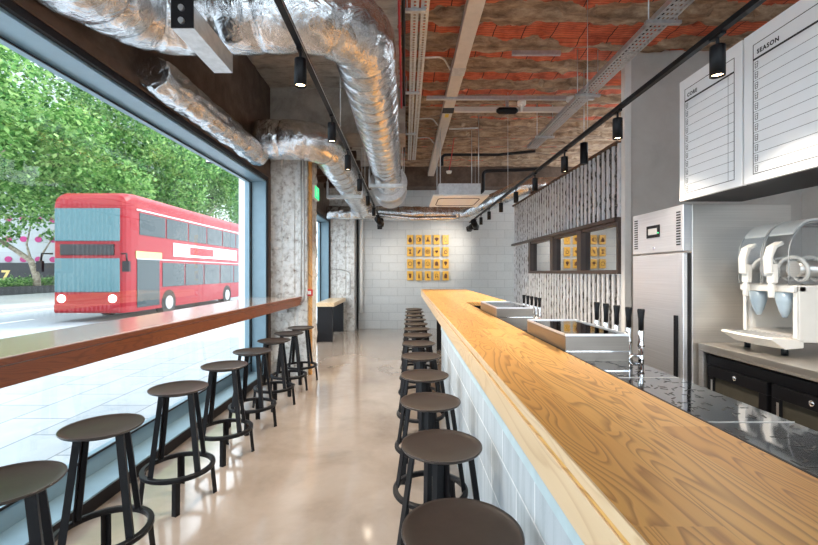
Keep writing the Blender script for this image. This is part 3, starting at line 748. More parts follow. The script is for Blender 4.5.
# ------------------------------------------------------------ track lighting
def spot_light(parent, loc, rot, energy, size, color=(1, .86, .7), blend=.6):
    l = bpy.data.lights.new('lamp_light', 'SPOT'); l.energy = energy; l.spot_size = size; l.spot_blend = blend; l.color = color; l.shadow_soft_size = .03
    o = bpy.data.objects.new('lamp_light', l); COL.objects.link(o); o.parent = parent; o.location = loc; o.rotation_euler = rot; return o
def track(x, z, y0, y1, lab, hang):
    t = thing('light_track', lab, 'light track', (x, (y0+y1)/2, z)); h = (y1-y0)/2
    MB().box(-.017, .017, -h, h, 0, .03).build('rail', 'black', t, .002)
    MB().box(.0172, .0185, -h, h, .004, .012).build('conductor_strip', 'galv', t)
    r = MB()
    for y in hang: r.cyl((0, y-(y0+y1)/2, .03), (0, y-(y0+y1)/2, ZC-z), .003, 6)
    r.build('suspension_wire', 'galv', t)
track(1.56, 2.735, -1.5, 10.2, 'black light track hung above the bar aisle', (1, 3.6, 6.4, 9.4))
track(-.59, 2.80, -1.5, 9.9, 'black light track hung left of the big foil duct', (1.0, 3.8, 6.1, 9.2))
lamp0 = None
def track_lamp(x, y, z, lab, grp, energy=0):
    global lamp0
    if lamp0 is None:
        t = thing('track_spotlight', lab, 'spotlight', (x, y, z), 0, grp)
        MB().cyl((0,0,0), (0,0,-.055), .008, 10).box(-.014, .014, -.04, .04, -.012, 0).build('stem', 'black', t)
        MB().lathe([(0,-.055), (.033,-.055), (.034,-.06), (.034,-.205), (.030,-.205), (.028,-.192), (0,-.192)], n=28).build('lamp_head', 'black', t)
        MB().lathe([(0,-.1935), (.027,-.1935), (.027,-.1928), (0,-.1928)], n=24).build('lens', 'lamp_face', t)
        spot_light(t, (0,0,-.215), (0,0,0), energy, R(120), blend=.9)
        lamp0 = t; return t
    return dup(lamp0, (x, y, z), 0, lab)
R = math.radians
RYL = [2.1, 3.09, 4.12, 5.06, 5.93, 6.86, 7.84, 8.68]
for i, y in enumerate(RYL):
    n = 'farthest' if i == 7 else ORD[i]
    o = track_lamp(1.56, y, 2.734, '%s black cylinder spotlight on the track above the bar aisle' % n, 'spotlights above the bar aisle', SPOT_W)
LYL = [2.36, 3.37, 4.3, 5.4, 6.6, 7.8, 8.8]
for i, y in enumerate(LYL):
    n = 'farthest' if i == 6 else ORD[i]
    o = track_lamp(-.59, y, 2.799, '%s black cylinder spotlight on the track beside the big duct' % n, '')
    o['group'] = 'spotlights beside the big duct'
def wall_washer(x, y, z, aim, lab, e, size=R(78)):
    t = thing('adjustable_spotlight', lab, 'spotlight', (x, y, z))
    d = (Vector(aim)-Vector((x, y, z-.12))).normalized(); c = Vector((0,0,-.12))
    MB().cyl((0,0,0), (0,0,-.12), .008, 8).box(-.04, .04, -.015, .015, -.012, 0).build('stem', 'black', t)
    MB().tube([c-d*.15, c-d*.14, c+d*.08, c+d*.085], [.045, .068, .068, .06], 24).build('lamp_head', 'black', t)
    sd = MB()
    s_ = d.cross(Vector((0,0,1))).normalized(); u_ = s_.cross(d)
    for (sgn, v) in ((1, u_), (-1, u_), (1, s_), (-1, s_)):
        q = c+d*.11+v*sgn*.055; m = Matrix((s_, d, u_)).transposed().to_4x4(); m.translation = q
        sd.obox(m, .006 if v is s_ else .10, .07, .006 if v is u_ else .10)
    sd.build('barn_door', 'black', t)
    MB().tube([c+d*.0855, c+d*.087], .04, 20).build('lens', 'lamp_face', t)
    spot_light(t, c+d*.15, d.to_track_quat('-Z', 'Y').to_euler(), e, size, (1, .9, .78), 1)
wall_washer(-.59, 9.45, 2.80, (.1, 11.45, 1.7), 'left adjustable spotlight with barn doors aimed at the gold cards', 45)
wall_washer(-.59, 9.80, 2.80, (-.9, 11.45, 1.7), 'second black barn door spotlight at the end of the left track', 18)
wall_washer(1.56, 9.96, 2.735, (1.05, 11.45, 2.15), 'right adjustable spotlight with barn doors aimed at the gold cards', 60)
wall_washer(1.56, 9.45, 2.735, (2.5, 11.45, 1.5), 'black barn door spotlight just before the end of the right track', 6)
t = thing('hanging_speaker', 'black cylinder speaker hung in front of the ribbed concrete box', 'speaker', (2.38, 5.6, 2.99))
MB().cyl((0,0,0), (0,0,.28), .05, 28).build('body', 'black', t, .004); MB().cyl((0,0,.2801), (0,0,ZC-3.05), .005, 6).build('rod', 'galv', t)

# ------------------------------------------------------------ gold cards
def icon(kind, w_):
    b = MB(); y0, y1 = -.028, -.0242
    def disc(cx, cz, r, sx=1, n=20, y0=y0): b.prism([(cx+r*sx*math.cos(2*PI*i/n), cz+r*math.sin(2*PI*i/n)) for i in range(n)], 'y', y0, y1)
    def poly(p): b.prism(p, 'y', y0, y1)
    def ringp(cx, cz, r, th=.01, sx=1):
        n = 24
        for i in range(n):
            a0, a1 = 2*PI*i/n, 2*PI*(i+1)/n
            poly([(cx+r*sx*math.cos(a0), cz+r*math.sin(a0)), (cx+(r-th)*sx*math.cos(a0), cz+(r-th)*math.sin(a0)), (cx+(r-th)*sx*math.cos(a1), cz+(r-th)*math.sin(a1)), (cx+r*sx*math.cos(a1), cz+r*math.sin(a1))])
    if kind == 'pear': disc(0, -.02, .038); disc(0, .022, .022)
    elif kind == 'half disc': poly([(0, -.045)]+[(.038*math.cos(a), .045*math.sin(a)) for a in [(-PI/2+PI*i/12) for i in range(1, 12)]]+[(0, .045)]); ringp(0, 0, .045)
    elif kind == 'flask': poly([(-.045, -.04), (.045, -.04), (.012, .01), (.012, .045), (-.012, .045), (-.012, .01)])
    elif kind == 'fan': poly([(0, -.045)]+[(.042*math.cos(a), .01+.035*math.sin(a)) for a in [PI*i/10 for i in range(11)]])
    elif kind == 'oval': ringp(0, 0, .045, .008, .6)
    elif kind == 'hourglass': poly([(-.03, -.045), (.03, -.045), (.006, 0), (-.006, 0)]); poly([(-.006, .0005), (.006, .0005), (.03, .045), (-.03, .045)])
    elif kind == 'leaf': poly([(-.03, -.045), (.0, -.03), (.03, .01), (.03, .05), (.0, .03), (-.022, 0)])
    elif kind == 'spiral': ringp(0, 0, .045, .008); ringp(0, 0, .03, .008); disc(0, 0, .012)
    elif kind == 'heart': disc(-.014, .01, .018); disc(.014, .01, .018); poly([(-.03, .003), (0, -.035), (.03, .003)])
    elif kind == 'apple': ringp(0, -.01, .036, .012); poly([(0, .03), (.006, .03), (.022, .052), (.01, .052)])
    elif kind == 'circle': ringp(0, 0, .042, .01)
    elif kind == 'mushroom': disc(0, .018, .028, 1.1); poly([(-.009, -.04), (.009, -.04), (.009, 0), (-.009, 0)])
    elif kind == 'face': ringp(0, 0, .042, .008); disc(-.014, .01, .008); disc(.014, .01, .008); poly([(-.018, -.018), (.018, -.018), (.012, -.028), (-.012, -.028)])
    elif kind == 'crate': poly([(-.034, -.04), (.034, -.04), (.034, .03), (-.034, .03)]); poly([(-.02, .0305), (.02, .0305), (.012, .045), (-.012, .045)])
    elif kind == 'cone': poly([(0, -.048), (.034, .02), (-.034, .02)]); disc(0, .026, .024, 1.3)
    elif kind == 'cup': poly([(-.018, -.045), (.018, -.045), (.028, .045), (-.028, .045)])
    elif kind == 'candle': poly([(-.014, -.05), (.02, -.05), (.016, .02), (-.012, .02)]); disc(0, .035, .012)
    elif kind == 'boot': poly([(-.02, .045), (.008, .045), (.01, -.015), (.034, -.03), (.034, -.045), (-.02, -.045)])
    elif kind == 'lantern': ringp(0, .012, .03, .008); poly([(-.034, -.045), (-.02, -.045), (-.012, -.01), (-.03, -.01)]); poly([(.034, -.045), (.02, -.045), (.012, -.01), (.03, -.01)])
    else: poly([(-.028, -.05), (.028, -.05), (.03, .01), (.012, .05), (-.02, .04), (-.03, 0)])
    return b
kinds = [['pear', 'half disc', 'flask', 'fan', 'oval'], ['hourglass', 'leaf', 'spiral', 'heart', 'apple'], ['circle', 'mushroom', 'face', 'crate', 'cone'], ['cup', 'candle', 'boot', 'lantern', 'jug']]
rown = ['top', 'second', 'third', 'bottom']; coln = ['first', 'second', 'third', 'fourth', 'fifth']
for r_, z in enumerate((2.427, 2.10, 1.773, 1.447)):
    for c_, x in enumerate((.125, .364, .605, .844, 1.088)):
        t = thing('gold_card', 'gold card with dark %s shape, %s row, %s from left' % (kinds[r_][c_], rown[r_], coln[c_]), 'wall card', (x, 11.40, z), 0, 'gold cards on the back wall')
        MB().box(-.083, .083, -.024, .012, -.127, .127).build('card', 'gold_card', t, .006)
        icon(kinds[r_][c_], .16).build('icon', 'card_icon', t).scale = (1.35, 1, 1.35)
        MB().box(-.05, .05, .0121, .0499, -.08, .08).build('wall_spacer', 'satin_black', t)

# ------------------------------------------------------------ fridge
t = thing('upright_fridge', 'tall stainless steel upright fridge beside the menu boards', 'fridge', (2.03, 3.07, 0))
MB().box(.065, .79, 0, .68, .12, 2.045).build('body', 'steel', t, .004)
MB().box(.032, .0649, .012, .668, .13, 1.69).build('gasket', 'ink', t)
d = MB().box(0, .0318, 0, .68, .13, 1.69).build('door', 'steel_door', t, .004)
MB().box(-.012, -.0002, .055, .095, .72, 1.225).build('handle', 'black', d, .003)
p = MB().box(0, .0649, 0, .68, 1.705, 2.045).build('control_panel', 'steel_door', t, .004)
MB().box(-.006, -.0002, .28, .46, 1.83, 1.93).build('display', 'black', p, .002)
MB().box(-.009, -.0062, .31, .43, 1.855, 1.905).build('screen', 'grey_plastic', p)
MB().box(-.0085, -.0062, .29, .30, 1.86, 1.87).build('indicator', 'exit_green', p)
for (a, b_) in ((.03, .075), (.60, .65)):
    v = MB()
    for k in range(13): v.box(-.003, -.0002, a, b_, 1.75+k*.02, 1.76+k*.02)
    v.build('vent', 'ink', p)
MB().cyl((-.004, .36, 1.745), (-.0002, .36, 1.745), .01, 12).build('lock', 'chrome', p)
for x in (.08, .70):
    for y in (.08, .60): MB().cyl((x, y, 0), (x, y, .12), .025, 12).build('foot', 'black', t)

# ------------------------------------------------------------ worktop, coolers
wt = tag(MB().box(2.11, 2.95, -.5, 3.03, 1.0, 1.04).box(2.11, 2.125, -.5, 3.03, .985, 1.0).build('steel_worktop', 'slab_steel', bevel=.004), 'stainless worktop over the black bottle coolers, under the slush machine', 'worktop')
for k, y0 in enumerate((1.955, 0.90)):
    t = thing('bottle_cooler', 'black glass door bottle cooler under the worktop, %s' % ('next to the tall fridge' if k == 0 else 'nearer the camera'), 'bottle cooler', (2.15, y0, 0))
    MB().box(.02, .55, 0, 1.03, .1, .98).build('body', 'satin_black', t)
    MB().box(.04, .5, .05, .98, 0, .0999).build('plinth', 'satin_black', t)
    MB().box(-.005, .0199, 0, 1.03, .90, .965).build('top_rail', 'satin_black', t)
    for (a, b_) in ((.01, .50), (.53, 1.02)):
        d = MB().box(-.012, .0198, a, b_, .82, .895).box(-.012, .0198, a, b_, .13, .20).box(-.012, .0198, a, a+.06, .2001, .8199).box(-.012, .0198, b_-.06, b_, .2001, .8199).build('door', 'black', t, .003)
        MB().box(0, .012, a+.0605, b_-.0605, .2005, .8195).build('glass', 'cooler_glass', d)
        MB().lathe([(0, 0), (.018, 0), (.014, .006), (0, .008)], n=20).build('badge', 'chrome', d).matrix_local = Matrix.Translation((-.0121, (a+b_)/2, .858)) @ Matrix.Rotation(-PI/2, 4, 'Y')
        MB().box(-.014, -.0122, b_-.05, b_-.035, .3, .8).build('pull', 'steel', d)
MB().box(2.125, 2.70, 3.031, 3.045, 0, 1.035).box(2.125, 2.15, 3.00, 3.0309, 0, .99).build('end_panel', 'steel', wt, .002)

# ------------------------------------------------------------ slush machine
t = thing('slush_machine', 'white two bowl slush machine with clear domed bowls on the worktop', 'slush machine', (2.35, 2.51, 1.04))
W = .40
MB().prism([(0, .09), (.60, .09), (.60, .43), (.05, .43), (.05, .34), (.33, .34), (.33, .13), (0, .13)], 'y', .03, W-.03).build('base_body', 'steel', t, .004)
MB().box(0, .60, 0, .029, .085, .43).build('side_panel', 'white_plastic', t, .008)
MB().box(.02, .60, W-.029, W, .085, .43).build('side_panel', 'white_plastic', t, .008)
v = MB()
for k in range(9): v.box(.12, .34, -.002, -.0002, .13+k*.02, .138+k*.02)
v.box(.12, .36, -.003, -.0002, .335, .34).build('side_vent', 'grey_plastic', t)
MB().box(-.012, .0, 0, .026, .11, .43).box(-.012, .0, W-.026, W, .11, .43).build('front_post', 'white_plastic', t, .003)
MB().box(-.035, .049, .0, W, .385, .428).build('bowl_shelf', 'white_plastic', t, .008)
tr = MB(); n = 14; vs = []
for k in range(n+1):
    u = k/n; y = u*W; out = -.165-.03*math.sin(PI*u)
    vs += [(out, y, .105), (out+.01, y, .115), (.03, y, .10), (.03, y, .055), (out+.09, y, .045)]
tr.add(vs, [(k*5+i, k*5+(i+1) % 5, (k+1)*5+(i+1) % 5, (k+1)*5+i) for k in range(n) for i in range(5)]+[(0,1,2,3,4), tuple(n*5+i for i in range(5))])
tr.build('drip_tray', 'white_plastic', t, .002)
g = MB()
for k in range(9): g.box(-.16, .0, .05+k*.036, .056+k*.036, .112, .116)
g.build('drip_grid', 'grey_plastic', t)
for x in (-.03, .5):
    for y in (.06, W-.06): MB().cyl((x, y, 0), (x, y, .055 if x < 0 else .085), .018, 14).build('foot', 'black', t)
def bowl(y0, y1):
    # clear bowl : arch profile in X-Z extruded along Y
    prof = []
    for k in range(13):
        a = PI-k*(PI/2)/12
        prof.append((.12+.17*math.cos(a), .60+.22*math.sin(a)*1.0))
    outer = [(-.05, .435)]+prof+[(.52, .82), (.52, .435)]
    b = MB(); n = len(outer)
    vs = [(x, y0, z) for x, z in outer]+[(x, y1, z) for x, z in outer]
    fs = [(i, i+1, n+i+1, n+i) for i in range(n-1)]
    cen = len(vs)
    fs += [tuple(range(n)), tuple(reversed(range(n, 2*n)))]
    b.add(vs, fs)
    bw = b.build('bowl', 'bowl_glass', t)
    # rims on the bowl edges
    rm = MB()
    for y in (y0, y1): rm.tube([(x, y, z) for x, z in outer], .0035, 6)
    rm.build('bowl_rim', 'grey_plastic', bw)
    # lid
    lid = MB(); pts = [p for p in prof if p[1] > .73]+[(.52, .82)]
    vs = []
    for x, z in pts: vs += [(x, y0+.006, z+.003), (x, y1-.006, z+.003), (x, y1-.006, z+.016), (x, y0+.006, z+.016)]
    m_ = len(pts); lid.add(vs, [(k*4+i, k*4+(i+1) % 4, (k+1)*4+(i+1) % 4, (k+1)*4+i) for k in range(m_-1) for i in range(4)]+[(0,1,2,3), tuple((m_-1)*4+i for i in range(4))])
    lid.build('lid', 'white_plastic', t, .002)
    yc = (y0+y1)/2
    # cooling drum and spiral auger
    MB().tube([(.06, yc, .53), (.48, yc, .53)], .05, 28).build('cooling_drum', 'steel', t)
    path = [(.03+.42*k/150, yc+.074*math.cos(k*2*PI*4.0/150), .53+.074*math.sin(k*2*PI*4.0/150)) for k in range(151)]
    MB().tube(path, .010, 8).build('auger', 'white_plastic', t)
    # tap
    tp = MB(); tp.box(-.085, -.051, yc-.025, yc+.025, .44, .56); tp.cyl((-.075, yc, .44), (-.075, yc, .35), .017, 16); tp.build('tap', 'white_plastic', t, .006)
    hd = MB().prism([(-.10, .50), (-.086, .50), (-.086, .60), (-.06, .66), (-.015, .68), (-.03, .70), (-.085, .67), (-.105, .60)], 'y', yc-.028, yc+.028)
    hd.build('tap_handle', 'white_plastic', t, .004)
    # tear-drop cup under the shelf
    MB().lathe([(0, -.16), (.012, -.158), (.028, -.12), (.044, -.06), (.052, .0), (.048, .0), (.0, -.01)], (.01, yc, .384), 28).build('hanging_cup', simple_cup, t)
simple_cup = simple('pale_blue_cup', (.42, .52, .60), .3)
bowl(.012, .193); bowl(.207, .388)

# ------------------------------------------------------------ menu boards
XM = 2.0
tag(MB().box(XM+.03, 2.46, .6, 3.07, 2.064, 2.93).build('menu_bulkhead', 'satin_black', bevel=.003), 'black box bulkhead carrying the white menu boards above the slush machine', 'bulkhead')
def board(y_far, y_near, inL, inR, title, lab, colline):
    """reads from far (left) to near (right); face looks to -X"""
    t = thing('menu_board', lab, 'menu board', (XM, y_far, 2.064))
    wd = y_far-y_near
    def Y(v): return v-y_far
    MB().box(.0, .0295, -wd+.004, -.004, 0, .866).build('panel', 'board', t, .003)
    x0, x1 = -.0012, -.0002
    fr = MB(); zt, zb = .790, .046; th = .004; L_, R_ = Y(inL), Y(inR)
    fr.box(x0, x1, R_, L_, zt-th, zt).box(x0, x1, R_, L_, zb, zb+th).box(x0, x1, L_-th, L_, zb+th, zt-th).box(x0, x1, R_, R_+th, zb+th, zt-th)
    fr.box(x0, x1, R_+th, L_-th, .697, .708); fr.build('border_line', 'ink', t)
    rows = MB(); hh = (.697-zb)/11
    for k in range(1, 11): rows.box(x0, x1, R_+th, L_-th, zb+k*hh-.0009, zb+k*hh+.0009)
    if colline: rows.box(x0, x1, Y(colline)-.0008, Y(colline)+.0008, zb+th, .697)
    rows.build('row_lines', 'ink', t)
    for k in range(11):
        zc = zb+(k+.5)*hh; yc = L_-.024; ic = MB()
        for (a0, b0, a1, b1) in ((-.008, -.017, -.010, .017), (.008, -.017, .010, .017), (-.008, -.017, .008, -.017), (-.010, .017, .010, .017), (-.009, .004, .009, .004), (-.005, -.008, .005, -.008)):
            p0 = Vector((0, yc-a0, zc+b0)); p1 = Vector((0, yc-a1, zc+b1)); d_ = (p1-p0).normalized(); n_ = Vector((0, -d_.z, d_.y))*.0012
            ic.prism([((p0+n_).y, (p0+n_).z), ((p1+n_).y, (p1+n_).z), ((p1-n_).y, (p1-n_).z), ((p0-n_).y, (p0-n_).z)], 'x', x0, x1)
        ic.build('cup_icon', 'ink', t)
    tt = text('title_lettering', title, .034, 'ink', t, (-.0012, L_-.028, .727), (PI/2, 0, -PI/2), .0004, True, 1.2)
    return t
board(3.07, 2.492, 3.008, 2.553, 'CORE', 'smaller white menu board headed CORE, left of the SEASON board', 2.603)
board(2.488, 1.2, 2.417, 1.27, 'SEASON', 'larger white menu board headed SEASON, beside the smaller CORE board', 1.36)

# ------------------------------------------------------------ bits on the columns and back wall
pipe('column_conduit', [(-1.50, 6.20, 3.35), (-1.50, 6.20, 1.12), (-1.66, 6.20, 1.02), (-1.74, 6.20, 1.02)], .014, 'copper_conduit', 'grey conduit running down the stripped column and bending to a box', 'conduit', .08)
tag(MB().box(-1.90, -1.74, 6.17, 6.255, .95, 1.06).build('socket_box', 'grey_plastic', bevel=.005), 'grey socket box on the stripped column just under the counter end', 'socket')
pipe('column_conduit', [(-1.545, 6.22, 3.35), (-1.545, 6.22, 1.2)], .010, 'copper_conduit', 'thinner conduit running down the stripped column beside the bent one', 'conduit')
pipe('wall_pipe', [(-1.20, 11.38, 3.3), (-1.20, 11.38, .45)], .045, 'white_paint', 'white painted pipe standing on the back wall beside the far column')
pipe('wall_pipe', [(-1.30, 11.41, 3.3), (-1.30, 11.41, 0.0)], .025, 'satin_black', 'thin dark pipe between the far column and the white pipe')
pipe('column_conduit', [(-1.46, 11.06, .95), (-1.46, 11.06, 1.55), (-1.72, 11.06, 1.62), (-1.95, 11.06, 1.62)], .014, 'copper_conduit', 'bent conduit on the face of the far stripped column', 'conduit', .12)
t = thing('exit_sign', 'small lit green exit sign on the side of the stripped column', 'exit sign', (-1.40, 6.55, 2.78))
MB().box(-.03, .02, -.16, .16, -.1, .1).build('case', 'white_plastic', t)
MB().box(.0201, .022, -.15, .15, -.09, .09).build('green_face', 'exit_green', t)
mn = MB().box(.0221, .0228, -.09, -.03, -.06, .06).prism([(.03, -.06), (.05, -.06), (.07, 0), (.09, .03), (.06, .04), (.04, .02), (.02, .03), (.035, -.01)], 'x', .0221, .0228).prism([(.055+.014*math.cos(a*PI/6), .058+.014*math.sin(a*PI/6)) for a in range(12)], 'x', .0221, .0228)
mn.build('running_figure', 'white_plastic', t)
t = thing('fire_call_point', 'small red fire call point on the corner post', 'call point', (-1.44, 6.31, 1.24))
MB().box(-.045, .045, -.02, .0195, -.05, .05).build('case', 'red_plastic', t, .006); MB().box(-.025, .025, -.023, -.0202, -.025, .025).build('glass', 'white_plastic', t)
# far-left timber soffit planks above the second window
sf = MB()
for k in range(6): sf.box(-2.0, -.9, 6.99+k*.66, 7.10+k*.66, 3.62, 3.76)
tag(sf.build('ceiling_joists', 'brown_strip'), 'dark timber joists under the ceiling beyond the stripped column', 'joists')['kind'] = 'structure'
bpy.data.objects['ceiling_joists'].name = 'trim_4'

# ------------------------------------------------------------ outside
GZ = -.02
struct(MB().box(-8.0, -2.301, -12, 70, GZ-.2, GZ).build('pavement', 'pavement'))
struct(MB().box(-17, -8.0, -12, 90, GZ-.3, GZ-.12).build('road', 'asphalt'))
struct(MB().box(-60, -17.0, -12, 90, GZ-.2, GZ).build('pavement_far', 'pave_edge'))
struct(MB().box(-17.15, -16.999, -12, 90, GZ-.21, GZ+.01).box(-8.15, -7.9999, -12, 90, GZ-.21, GZ+.01).build('trim_5', 'pave_edge'))
mk = MB()
for (x0, x1) in ((-16.5, -16.4), (-16.25, -16.15)): mk.box(x0, x1, -12, 90, GZ-.1199, GZ-.115)
for k in range(18): mk.box(-13.35, -13.22, k*5-8, k*5-5, GZ-.1199, GZ-.115)
struct(mk.build('trim_6', 'road_paint'))
struct(MB().box(-60, 12, -40, -3.001, GZ-.25, GZ-.05).build('ground_behind', 'pavement'))
# white pier just outside the window end
struct(MB().box(-2.43, -2.301, 6.12, 6.9, GZ, 4.6).build('wall_outer_pier', 'white_paint'))
# projecting shop sign
t = thing('projecting_sign', 'small white projecting sign fixed outside above the window', 'sign', (-3.9, 8.6, 3.80))
MB().box(-.17, .16, -.03, .03, 0, .2).build('panel', 'white_paint', t); MB().box(-.17, .16, -.032, .032, -.02, -.0001).build('frame', 'dark_frame', t)
MB().box(.1601, 1.595, -.015, .015, .15, .18).build('arm', 'dark_frame', t)
# building across the street
t = thing('office_building', 'grey panelled building with rows of magenta discs across the street', 'building', (-40, 36, 0), math.atan2(18, 46))
MB().box(-12, 19, 0, 2, 0, 30).build('facade', 'facade', t)
for r_ in range(4):
    for k in range(10):
        x = 3.6+k*1.08; z = 2.7+r_*1.83
        MB().prism([(x+.26*math.cos(a*PI/12), z+.26*math.sin(a*PI/12)) for a in range(24)], 'y', -.06, -.001).build('magenta_disc', 'magenta', t)
t = thing('hoarding', 'black hoarding with a gold number 7 behind the planter', 'hoarding', (-31.6, 38.1, 0), .373)
MB().box(-11, 0, 0, .12, 0, 2.36).build('panel', 'hoard', t)
text('gold_numeral', '7', 1.15, 'gold_letter', t, (-3.95, -.012, .88), (PI/2, 0, 0), .004, True)
t = thing('planter', 'long low black planter with a clipped green hedge across the street', 'planter', (-27, 20, 0))
MB().box(-3.3, -.0, -6, 16, GZ, .52).build('trough', 'hoard', t)
def leaves(name, blobs, n, size, parent, seed=1, mat='leaf'):
    rnd = random.Random(seed); b = MB(); tot = sum(q[3]**2 for q in blobs)
    for (cx, cy, cz, r, *sq) in blobs:
        k = sq[0] if sq else .8
        for _ in range(int(n*r*r/tot)):
            while True:
                v = Vector((rnd.uniform(-1,1), rnd.uniform(-1,1), rnd.uniform(-1,1)))
                if .3 < v.length < 1: break
            v = v.normalized()*(v.length**.5)
            p = Vector((cx, cy, cz))+Vector((v.x*r, v.y*r, v.z*r*k))+Vector((rnd.gauss(0,.12),)*3)
            q = Matrix.Rotation(rnd.uniform(0, 2*PI), 3, 'Z') @ Matrix.Rotation(rnd.uniform(-1.1, 1.1), 3, 'X')
            s_ = size*rnd.uniform(.6, 1.3)
            b.add([p+q @ Vector(c)*s_ for c in ((0,-.6,0), (.42,-.05,.08), (.0,.6,0), (-.42,-.05,.08))], [(0,1,2,3)])
    me = bpy.data.meshes.new(name); me.from_pydata(b.v, [], b.f); me.materials.append(M[mat])
    o = bpy.data.objects.new(name, me); COL.objects.link(o); o.parent = parent; return o
h = leaves('hedge', [(-1.6, -5+k*1.0, .75, 1.0, .35) for k in range(21)], 8000, .14, t, 3)
def tree(label, loc, trunk, branches, blobs, n, seed, size=.26):
    t = thing('street_tree', label, 'tree', loc, 0, 'street trees across the road')
    k = len(trunk); MB().tube(trunk, [.26-.16*i/(k-1) for i in range(k)], 14).build('trunk', 'bark', t)
    for br in branches: MB().tube(br, [.10-.07*i/(len(br)-1) for i in range(len(br))], 8).build('branch', 'bark', t)
    leaves('foliage', blobs, n, size, t, seed); return t
def rb(seed, spread, z0, z1, n, r):
    rnd = random.Random(seed); return [(rnd.uniform(-spread, spread), rnd.uniform(-spread, spread), rnd.uniform(z0, z1), rnd.uniform(.7, 1.2)*r) for _ in range(n)]
# leaning plane tree in the planter
tree('leaning plane tree with mottled trunk in the black planter at far left', (-27.6, 31.5, .0),
     [(0,0,.3), (-.1,0,1.3), (-.5,0,2.4), (-1.5,-.2,3.2), (-3,-.4,4.2), (-4,-.5,6)],
     [[(-.5,0,2.4), (-.9,.1,3.6), (-.6,.2,5.5)], [(-1.5,-.2,3.2), (-2.2,0,3.4), (-3.4,.3,5)], [(-.1,0,1.6), (.6,-.2,3.0), (1.6,-.3,4.4)], [(-3,-.4,4.2), (-2.2,-.9,6), (-1.5,-1,8)]],
     rb(11, 4.4, 6.2, 13, 26, 2.0)+[(-2.5, -.5, 4.4, 1.3), (1.7, -.3, 4.3, .9, .6), (3, 0, 5.8, 1.4)], 17000, 21)
# row between road and planter, tall crowns above the bus
specs = [((-20.5, 18.5), 'big green plane tree nearest the left edge of the window', 31, 3.4), ((-20.0, 27.0), 'tall green plane tree rising above the front of the bus', 32, 2.9),
         ((-19.0, 36.0), 'tall green plane tree rising above the middle of the bus', 33, 2.6), ((-18.5, 46.0), 'green plane tree rising above the rear of the bus', 34, 2.4), ((-21, 60.0), 'farthest green plane tree beside the white pier', 35, 2.4)]
for (x, y), lab, sd, low in specs:
    zb = 4.6 if sd == 31 else 4.4
    tree(lab, (x, y, 0), [(0,0,GZ), (.1,0,2.0), (-.1,.1,4.0), (.2,0,6.5), (.1,.2,9)],
         [[(-.1,.1,4), (1.2,.2,5.6), (2.6,.6,7.4)], [(-.1,.1,4.2), (-1.4,-.3,5.8), (-2.8,-.4,7.6)], [(.2,0,6.2), (.4,1.4,7.8), (.3,2.6,9.4)], [(.2,0,6.2), (.2,-1.2,7.6), (.8,-2.4,9.2)]],
         rb(sd, 3.9, zb+1.0, 14.0, 30, 2.1), 30000, sd, .22)
t = thing('street_lamp', 'slim dark street lamp post rising behind the bus roof', 'street lamp', (-17.6, 34.8, 0))
MB().cyl((0,0,GZ), (0,0,7.4), .11, 12, .07).build('post', 'dark_frame', t); MB().tube([(0,0,7.4), (.3,0,7.6), (1.2,0,7.7)], .05, 8).build('arm', 'dark_frame', t); MB().box(1.0, 1.7, -.12, .12, 7.62, 7.72).build('lantern', 'dark_frame', t)
t = thing('street_sign', 'dark wayfinding totem on the far pavement at the left edge', 'sign', (-17.4, 17.85, 0))
MB().box(-.5, .08, -.06, .06, GZ, 2.0).build('totem', 'hoard', t, .01)

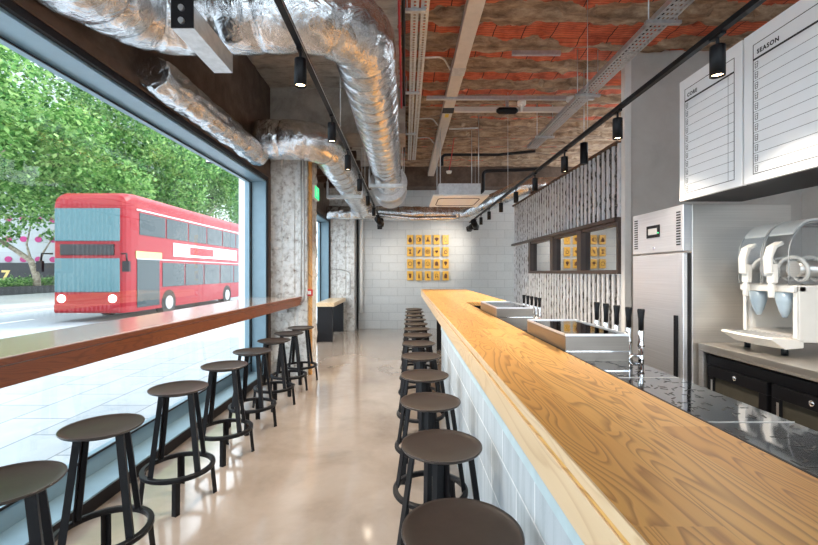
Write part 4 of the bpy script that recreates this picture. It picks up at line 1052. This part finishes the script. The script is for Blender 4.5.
# ------------------------------------------------------------ bus
def bus():
    t = thing('double_decker_bus', 'red double decker bus passing outside the big window', 'bus', (-10.6, 14.0, GZ-.12))
    hw, L_, H = 1.25, 11.2, 4.42
    # cross-section extruded along Y with curved front
    n = 24; b = MB(); secs = []
    def sec(y, k, top):
        pts = []
        r = .28
        w_ = hw*k; z0, z1 = .32, top
        for (cx, cz, a0) in ((w_-r, z1-r, 0), (-w_+r, z1-r, PI/2)):
            for i in range(7): a = a0+i*PI/12; pts.append((cx+r*math.cos(a), y, cz+r*math.sin(a)))
        pts += [(-w_, y, z0), (w_, y, z0)]
        return pts
    ys = [(.0, .86, H-.45), (.05, .91, H-.28), (.15, .955, H-.14), (.35, .985, H-.04), (.7, 1, H), (L_-.3, 1, H), (L_-.08, .97, H-.06), (L_, .92, H-.2)]
    vs = []
    for y, k, tp in ys: vs += sec(y, k, tp)
    m = len(sec(0, 1, H)); fs = [(i*m+q, i*m+(q+1) % m, (i+1)*m+(q+1) % m, (i+1)*m+q) for i in range(len(ys)-1) for q in range(m)]
    fs += [tuple(range(m)), tuple((len(ys)-1)*m+q for q in range(m))]
    b.add(vs, fs, False); b.build('body', 'bus_red', t)
    S = hw+.003
    # upper and lower side glazing
    for k in range(6):
        y = .75+k*1.68
        MB().box(S, S+.012, y, y+1.6, 3.0, 3.78).build('upper_window', 'bus_glass', t, .04)
        MB().box(-S-.012, -S, y, y+1.6, 3.0, 3.78).build('upper_window', 'bus_glass', t, .04)
    for k in range(5):
        y = 2.15+k*1.68
        MB().box(S, S+.012, y, y+1.6, 1.12, 2.05).build('lower_window', 'bus_glass', t, .04)
    MB().box(S, S+.012, .62, 1.95, .45, 2.15).build('door', 'bus_glass', t, .03)
    MB().box(S, S+.014, .55, 2.1, 2.18, 2.42).build('yellow_route_panel', 'bus_yellow', t)
    MB().box(S, S+.012, 2.9, 9.2, 2.32, 2.86).build('white_advert_panel', 'bus_white', t)
    MB().box(S, S+.013, .6, 11.0, 3.84, 3.89).box(S, S+.013, .6, 11.0, 2.14, 2.17).build('white_stripe', 'bus_white', t)
    MB().box(S, S+.014, 4.2, 6.4, 2.42, 2.76).build('advert_red_block', 'bus_red', t)
    # front
    MB().box(-1.08, 1.08, -.03, .06, 2.72, 3.82).build('upper_windscreen', 'bus_screen', t, .02)
    MB().box(-1.08, 1.08, -.035, .05, 1.02, 2.15).build('lower_windscreen', 'bus_screen', t, .02)
    MB().box(-.9, .9, -.04, .03, 2.25, 2.62).build('destination_blind', 'ink', t, .02)
    MB().box(-1.1, 1.1, -.05, .04, .35, .62).build('bumper', 'bus_red', t, .05)
    for s_ in (-1, 1):
        MB().lathe([(0, 0), (.13, 0), (.13, .03), (0, .04)], n=20).build('headlamp', 'head_lamp', t).matrix_local = Matrix.Translation((.85*s_, -.01, .80)) @ Matrix.Rotation(PI/2, 4, 'X')
        MB().tube([(1.15*s_, 0, 2.3), (1.4*s_, -.15, 2.3), (1.42*s_, -.15, 2.0)], .03, 8).box(1.32*s_-.02, 1.32*s_+.2*s_, -.22, -.12, 1.7, 2.05).build('mirror', 'black', t)
    for y in (1.0+1.6, 8.0):
        for s_ in (-1, 1):
            w_ = MB().cyl((s_*(hw-.28), y, .5), (s_*(hw+.01), y, .5), .5, 32).build('wheel', 'tyre', t, .02)
            MB().cyl((s_*(hw+.0101), y, .5), (s_*(hw+.03), y, .5), .26, 24).build('hub', 'grey_plastic', w_)
bus()
